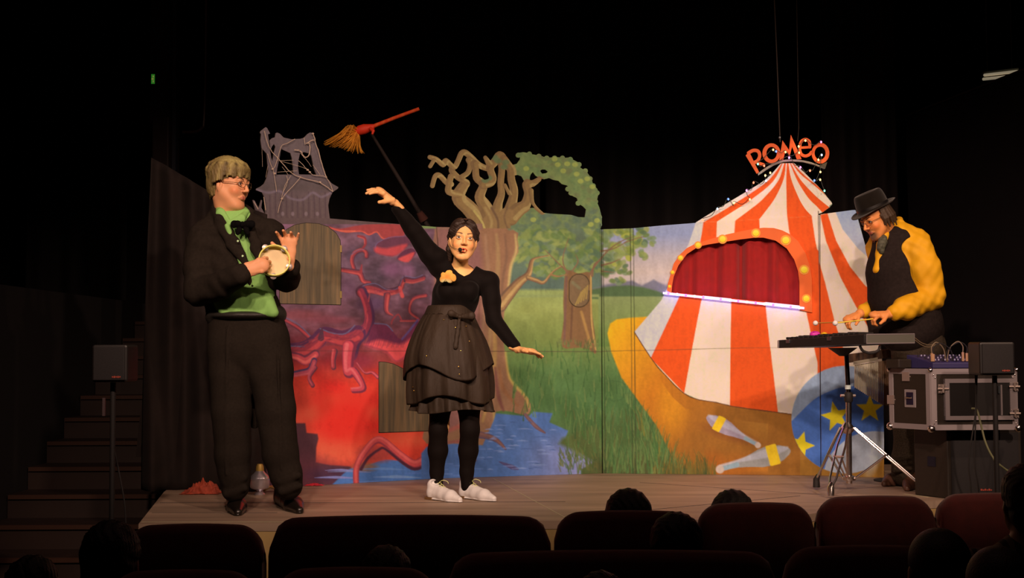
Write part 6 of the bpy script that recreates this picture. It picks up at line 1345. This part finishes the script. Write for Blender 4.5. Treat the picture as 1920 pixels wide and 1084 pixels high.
# subwoofer box
sx0, sy0 = 2.42, 7.17
def rot(ax, ay): return (lambda x, y: (ax[0] + x * ay[0][0] + y * ay[1][0], ax[1] + x * ay[0][1] + y * ay[1][1]))
ex_ = (1.0, .03); ey_ = (-.50, .86)                       # front edge to the right, side edge backwards
def quad(c, w, dd): 
    r = rot(c, (ex_, ey_)); return [r(0, 0), r(w, 0), r(w, dd), r(0, dd)]
sb = empty('subwoofer', (sx0, sy0, 0), 'tall black carpeted speaker box standing under the flight case', 'speaker')
Q = quad((sx0, sy0), .42, .24); HS = .385
MB().hexa([(x, y, .001) for x, y in Q], [(x, y, HS) for x, y in Q]).build('cabinet', MLAM, sb, bevel=.006)
r_ = rot((sx0, sy0), (ex_, ey_)); cc = r_(-.0015, .11)
MB().box((cc[0], cc[1], .20), (.006, .055, .055), math.atan2(ey_[1], ey_[0]) - math.pi / 2).build('handle_recess', mat('blue_black_recess', (.006, .006, .02), .5), sb)
g_ = rot((sx0, sy0), (ex_, ey_)); gq = [g_(.02, -.004), g_(.40, -.004), g_(.40, -.0005), g_(.02, -.0005)]
MB().hexa([(x, y, .02) for x, y in gq], [(x, y, HS - .02) for x, y in gq]).build('front_grille', MGRILL, sb)
lg_ = g_(.30, -.006); tg = [g_(.17, -.007), g_(.235, -.007), g_(.235, -.004), g_(.17, -.004)]
mt = mat('red_emblem', alb(170, 60, 40), .5)
bd_ = MB()
for i in range(6):
    q = [g_(.18 + i * .011, -.007), g_(.188 + i * .011, -.007), g_(.188 + i * .011, -.004), g_(.18 + i * .011, -.004)]; h1 = .006 if i % 2 else .010
    bd_.hexa([(x, y, .045) for x, y in q], [(x, y, .045 + h1) for x, y in q])
bd_.build('red_lettering', mt, sb)
# flight case
fx0, fy0 = 2.30, 7.06; Q = quad((fx0, fy0), .48, .30); Z0, Z1 = HS + .003, HS + .34
fc = empty('flight_case', (fx0, fy0, Z0), 'black flight case with aluminium edges and chrome corner balls', 'flight case')
MB().hexa([(x, y, Z0) for x, y in Q], [(x, y, Z1) for x, y in Q]).build('case_body', MLAM, fc)
R_ = rot((fx0, fy0), (ex_, ey_))
def onf(u, z, o=.003): x, y = R_(u, -o); return np.array([x, y, z])          # front face
def ons(v, z, o=.003): x, y = R_(-o, v); return np.array([x, y, z])          # side face
def plate(f, u0, u1, z0, z1, th, nme, m, par, bev=0): 
    return MB().hexa([f(u0, z0, th), f(u1, z0, th), f(u1, z0, 0), f(u0, z0, 0)], [f(u0, z1, th), f(u1, z1, th), f(u1, z1, 0), f(u0, z1, 0)]).build(nme, m, par, bevel=bev)
for f, w in ((onf, .48), (ons, .30)):
    for z0, z1 in ((Z0, Z0 + .03), (Z1 - .03, Z1)): plate(f, 0, w, z0, z1, .004, 'edge_rail', MALU, fc)
    for u0 in (0, w - .03): plate(f, u0, u0 + .03, Z0 + .03, Z1 - .03, .004, 'edge_rail', MALU, fc)
lid = plate(onf, .07, .45, Z0 + .055, Z1 - .055, .012, 'front_lid', mat('lid_laminate', (.010, .008, .008), .5), fc)
for a_ in ((.07, .45, Z0 + .055, Z0 + .078), (.07, .45, Z1 - .078, Z1 - .055), (.07, .092, Z0 + .078, Z1 - .078), (.428, .45, Z0 + .078, Z1 - .078)): plate(onf, *a_, .016, 'lid_rail', MALU, lid)
plate(onf, .375, .383, Z0 + .08, Z1 - .09, .018, 'strap', MALU, lid)
MB().hexa([onf(.36, Z0 + .2, .02), onf(.37, Z0 + .2, .02), onf(.37, Z0 + .2, .015), onf(.36, Z0 + .2, .015)], [onf(.36, Z0 + .24, .02), onf(.37, Z0 + .24, .02), onf(.37, Z0 + .24, .015), onf(.36, Z0 + .24, .015)]).build('hinge', MSTEEL, lid)
MCH2 = mat('worn_chrome', (.40, .33, .30), .42, .5)
def butterfly(c, u_, par, nme='latch'):
    m_ = MB(); w_ = np.array([0, 0, 1.])
    m_.box(c, (.05, .006, .05), math.atan2(u_[1], u_[0])); m_.tube([c - u_ * .03 - nv(np.cross(u_, w_)) * -.01, c + u_ * .03 - nv(np.cross(u_, w_)) * -.01], .006, 8)
    for s_ in (-1, 1):
        for t in (-1, 1): m_.ball(c + u_ * s_ * .018 + w_ * t * .018 + nv(np.cross(u_, w_)) * .004, .005, 8)
    m_.tube([c + w_ * -.02 + nv(np.cross(u_, w_)) * .01, c + w_ * .02 + nv(np.cross(u_, w_)) * .01], .007, 8)
    return m_.build(nme, MCH2, par, True)
uf = nv([*ex_, 0]); us = nv([*ey_, 0])
butterfly(onf(.06, Z1 - .11, .008), uf, fc); butterfly(onf(.455, Z1 - .10, .008), uf, fc); butterfly(onf(.455, Z0 + .09, .008), uf, fc)
for v_, zz in ((.17, Z1 - .045), ): butterfly(ons(v_, zz, .006), us, fc)
hd = plate(ons, .105, .185, Z0 + .12, Z0 + .22, .005, 'handle_dish', MALU, fc, .004); plate(ons, .12, .17, Z0 + .135, Z0 + .205, .0065, 'handle_well', mat('blue_black_well', (.01, .008, .03), .4), hd)
MB().tube([ons(.122, Z0 + .175, .012), ons(.168, Z0 + .175, .012)], .005, 8).build('handle_grip', MCHR, hd, True)
butterfly(ons(.285, Z0 + .16, .006), us, fc, 'side_catch')
for (u, v) in ((0, 0), (.48, 0), (0, .30)):
    for z_, s_ in ((Z0, 1), (Z1, -1)):
        x, y = R_(u, v); m_ = MB().ball((x, y, z_ + s_ * .008), .022 if s_ > 0 else .014, 14)
        for k_ in (1, 2): x2, y2 = R_(u + (.012 * k_ if u == 0 else -.012 * k_), v - .002); m_.ball((x2, y2, z_ + s_ * (.02 + .015 * k_)), .006, 8)
        m_.build('corner_ball', MCHR, fc, True)
# mixer on the case
mx = R_(.02, .10); mz = Z1 + .002
mr = empty('mixing_desk', (mx[0], mx[1], mz), 'small blue-lit mixing desk on top of the flight case', 'mixer')
def mq(u, v, z): x, y = R_(u, v); return np.array([x, y, z])
MB().hexa([mq(.055, .05, mz), mq(.33, .05, mz), mq(.33, .24, mz), mq(.055, .24, mz)], [mq(.055, .05, mz + .03), mq(.33, .05, mz + .03), mq(.33, .24, mz + .075), mq(.055, .24, mz + .075)]).build('desk_body', mat('dark_blue_panel', (.03, .025, .10), .5), mr, bevel=.003)
for i in range(14):
    for j in range(3):
        u_ = .075 + i * .018; v_ = .08 + j * .05; MB().lathe(mq(u_, v_, mz + .036 + (v_ - .05) * .236), [(.005, 0), (.004, .009)], 8).build('knob', mat('knob_pale', alb(150, 120, 130), .5) if i % 3 else MRUB, mr, True)
l = bpy.data.lights.new('desk_glow', 'POINT'); o = bpy.data.objects.new('desk_glow', l); col.objects.link(o); l.energy = .05; l.color = (.15, .12, 1); l.shadow_soft_size = .02; o.location = mq(.15, -.03, mz + .10)
for i, (u_, hgt) in enumerate(((.05, .10), (.075, .09), (.24, .11), (.262, .10))):
    c_ = mq(max(u_, .066), .07, mz + .0385); g0 = MB().tube([c_, c_ + [0, 0, hgt * .45]], .0075, 10).build('jack_plug', mat('copper_plug', alb(230, 150, 100), .3, .6), None, True)
    tag(g0, ('leftmost', 'second', 'third', 'rightmost')[i] + ' metal jack plug standing up from the mixing desk, with its bowed black lead', 'jack plug', 'jack plugs on the mixing desk')
    e_ = c_ + [0, 0, hgt * .45]; dx = (.07, .10, -.07, -.10)[i]
    MB().tube(smooth([e_, e_ + [0, 0, .035], e_ + [dx * .4, 0, .06], e_ + [dx, .01, .02], e_ + [dx * 1.2, .02, -.06], [*(e_ + [dx * 1.3, 0, 0])[:2], mz + .05]], 5, False), .003, 6).build('lead', MRUB if i % 2 else MCB, g0, True)
# black equipment bag behind the case
x_, y_ = R_(.02, .215); tag(MB().box((x_ - .03, y_, Z1 + .028), (.10, .10, .05), .5).build('small_box', MLAM, bevel=.006), 'small dark box on the back left corner of the flight case', 'box')
# speaker on pole (right), speaker on pole (left)
def polespk(px0, px1, py0, py1, Y, pxp, yaw, lab, slab, zb):
    a, b = at(px0, py1, Y), at(px1, py0, Y); w = b[0] - a[0]; h = b[2] - a[2]; c_ = (a + b) / 2
    s_ = empty('loudspeaker', (c_[0], Y, a[2]), lab, 'speaker', 'small loudspeakers on poles')
    MB().box(c_ + [0, .09, 0], (w, .18, h), yaw).build('cabinet', MBP, s_, bevel=.012)
    MB().box(c_ + [0, -.004, 0], (w * .88, .01, h * .90), yaw).build('grille', MGRILL, s_, bevel=.004)
    m_ = MB()
    for i in range(5): m_.box(c_ + [.012 + w * .15 - .018 + i * .0085, -.0105, -h * .36], (.006, .003, .009 if i % 2 else .006))
    m_.build('red_logo', mt, s_)
    x = at(pxp, py1, Y)[0]; p_ = empty('speaker_pole', (x, Y + .09, zb), slab, 'pole', 'black speaker poles')
    MB().tube([(x, Y + .09, zb + .02), (x, Y + .09, a[2] - .003)], .013, 10).build('pole', MRUB, p_, True)
    for k_ in range(3):
        an = k_ * 2.1 + .5; MB().tube([(x, Y + .09, zb + .3), (x + .28 * math.cos(an), Y + .09 + .28 * math.sin(an), zb + .012)], .009, 8).build('leg', MRUB, p_, True)
    return c_
polespk(1838, 1903, 641, 704, 6.6, 1877, 0, 'small black loudspeaker on a pole in front of the mixing desk', 'black pole standing in front of the flight case at right', ZF)
polespk(171, 239, 646, 717, 6.0, 201, 0, 'small black loudspeaker on a pole in front of the left stairs', 'black pole standing in front of the left stairs', ZF)
bd2 = at(195, 763, 6.07); tag(MB().box(bd2, (.012, .012, .085)).build('radio_pack', mat('pale_pack', alb(70, 44, 40), .5)), 'small pale connector clipped to the left speaker pole', 'connector')
p = smooth([at(212, 830, 6.2), at(222, 880, 6.2), at(233, 940, 6.2), at(236, 985, 6.2)], 5, False)
tag(MB().tube(p, .004, 6).build('loose_cable', MRUB, None, True), 'thin black cable hanging beside the left speaker pole', 'cable')
p = smooth([at(1822, 766, 6.9), at(1832, 770, 6.88), at(1840, 800, 6.86), at(1848, 830, 6.84), at(1862, 858, 6.82), at(1885, 880, 6.8), [3.0, 6.8, -.1], [3.05, 6.8, -.695]], 6, False)
tag(MB().tube(p, .0055, 8).build('power_cable', mat('yellow_cable', alb(110, 92, 56), .5), None, True), 'yellowish cable curving down in front of the flight case', 'cable')
for i, (a_, b_) in enumerate((((1832, 700), (1836, 940)), ((1828, 690), (1822, 940)))):
    A_, B_ = at(*a_, 6.86), at(*b_, 6.86); p = smooth([A_, A_ * .7 + B_ * .3 + [.02 * (i - .5), 0, 0], A_ * .3 + B_ * .7 + [-.02, 0, 0], B_, [B_[0], B_[1], -.695]], 5, False)
    tag(MB().tube(p, .004, 6).build('speaker_cable', MRUB, None, True), ('right' if i == 0 else 'left') + ' one of two black cables dropping in front of the flight case lid', 'cable')

# ------------------------------------------------------------------ broom on its rod
Yb = 8.75
MSTK = wood_mat('red_broomstick', alb(238, 66, 24), alb(214, 54, 18), alb(250, 90, 40)); MBR = mat('broom_twigs', alb(240, 124, 30), .8, noise=.3, nscale=30); MREDB = mat('red_binding', alb(250, 48, 20), .6)
br = empty('broom', at(690, 242, Yb), 'red-handled witch broom with tan bristles in mid air above the set', 'broom')
MB().tube([at(692, 240, Yb), at(740, 221, Yb), at(786, 204, Yb)], [.014, .0125, .012], 10).build('broomstick', MSTK, br, True)
a_, b_ = at(668, 246, Yb), at(700, 238, Yb); ax = nv(b_ - a_)
MB().lathe(a_, [(.018, -.01), (.034, .02), (.036, .06), (.028, .09), (.02, .125)], 16, ax).build('red_binding', MREDB, br, True)
MB().tube([at(694, 240, Yb - .03), at(700, 246, Yb - .05), at(698, 252, Yb - .06)], [.012, .012, .006], 8).build('ribbon_knot', MREDB, br, True)
mb = MB(); rb = random.Random(3)
for i in range(230):
    t = rb.uniform(-1, 1); s_ = rb.uniform(-1, 1); e = at(604 + 34 * abs(t) ** 1.3 + rb.uniform(0, 26) + (22 if t > .45 else 0), 268 + t * (15 if t < 0 else 21), Yb + s_ * .09); s0 = a_ + [rb.uniform(0, .02), rb.uniform(-.015, .015), rb.uniform(-.02, .02)]
    md = (s0 + e) / 2 + [0, s_ * .02, (-t) * .045 + .012]
    mb.tube([s0, s0 * .6 + md * .4 + [0, 0, .003], md, e], [.0028, .0026, .0022, .0008], 4)
mb.build('bristles', MBR, br, True)
rd = empty('support_rod', at(797, 430, Yb + .35), 'thin dark brown rod rising from behind the set to the broom', 'rod')
MB().tube([at(696, 250, Yb + .02), at(740, 322, Yb + .1), at(800, 421, Yb + .2), at(812, 440, Yb + .22)], [.010, .014, .017, .018], 10).build('rod', mat('dark_brown_rod', (.014, .007, .005), .8), rd, True)
MB().tube([at(786, 398, Yb + .17), at(795, 413, Yb + .19)], [.022, .034], 10).build('taped_grip', mat('red_brown_tape', (.05, .012, .007), .9), rd, True)
# props on the stage floor
mu = flo(487, 928); prof = [(.030, 0), (.032, .004), (.026, .012), (.014, .020), (.020, .028), (.052, .040), (.056, .05), (.058, .088), (.060, .090), (.060, .096), (.056, .098), (.05, .112), (.03, .132), (.024, .140)]
mt_ = empty('trumpet_mute', mu, 'silver trumpet mute with gold neck standing on the stage between the man\'s shoes', 'trumpet mute')
sc_ = at(487, 928, mu[1]); 
MB().lathe(mu, prof, 28).build('mute_body', mat('silver_metal', alb(200, 160, 150, .8), .3, .8), mt_, True)
MB().lathe(mu, [(.024, .140), (.022, .165), (.016, .180), (.010, .181)], 24).build('gold_neck', mat('gold_cork', alb(170, 116, 50), .5, .4), mt_, True)
f_ = flo(506, 924); tp = empty('brass_mouthpiece', f_, 'small brass horn piece lying beside the silver mute', 'horn')
MB().tube([f_ + [-.03, -.03, .03], f_ + [0, .0, .035], f_ + [.05, .05, .03]], [.020, .008, .009], 12).build('bell', MGOLD, tp, True)
MB().tube([f_ + [.0, 0, .035], f_ + [.05, -.01, .02], f_ + [.09, .03, .016], f_ + [.03, .05, .015]], .007, 8).build('tubing', MGOLD, tp, True)
# red crumpled cloth
def crumple(px, py, w, h, dd, c, nme, lab, seed, m=None):
    p = flo(px, py); r = np.random.RandomState(seed); n = 90; V = []; ph = r.uniform(0, 6, 12); fr = r.uniform(1, 5, 12)
    for j in range(n):
        for i in range(n):
            x, y = i / (n - 1) * 2 - 1, j / (n - 1) * 2 - 1; rr = max(abs(x), abs(y)) if abs(x) + abs(y) < 1.2 else math.hypot(x, y)
            rd = sum((1 - abs(math.sin(fr[k] * (x * math.cos(ph[k]) + y * math.sin(ph[k])) * 2.2 + ph[k] * 3 + .8 * math.sin(3 * y + k)))) ** 1.4 for k in range(4)) / 3.0
            e = max(0, 1 - rr ** 4); out = 1 + .14 * math.sin(5 * math.atan2(y, x) + ph[0]) + .08 * math.sin(11 * math.atan2(y, x) + ph[1])
            V.append(p + [x * w / 2 * out + .01 * math.sin(9 * y + ph[2]), y * dd / 2 * out, .003 + h * e * (.25 + .75 * rd) * math.exp(-(x * 1.1 - .2) ** 2 * .8)])
    F = np.array([(j * n + i, j * n + i + 1, (j + 1) * n + i + 1, (j + 1) * n + i) for j in range(n - 1) for i in range(n - 1)])
    o = npmesh(nme, np.array(V), F, m or mat(nme + '_cloth', c, .8, noise=.35, nscale=30)); s_ = o.modifiers.new('cloth', 'SOLIDIFY'); s_.thickness = .002; s_.offset = 1
    return tag(o, lab, 'cloth')
crumple(378, 926, .21, .085, .10, alb(150, 48, 26), 'crumpled_cloth', 'crumpled rust-red cloth heap on the stage beside the drape', 4)
crumple(588, 911, .10, .014, .05, alb(190, 30, 40), 'red_rag', 'small flat red rag on the stage at the foot of the purple panel', 9)
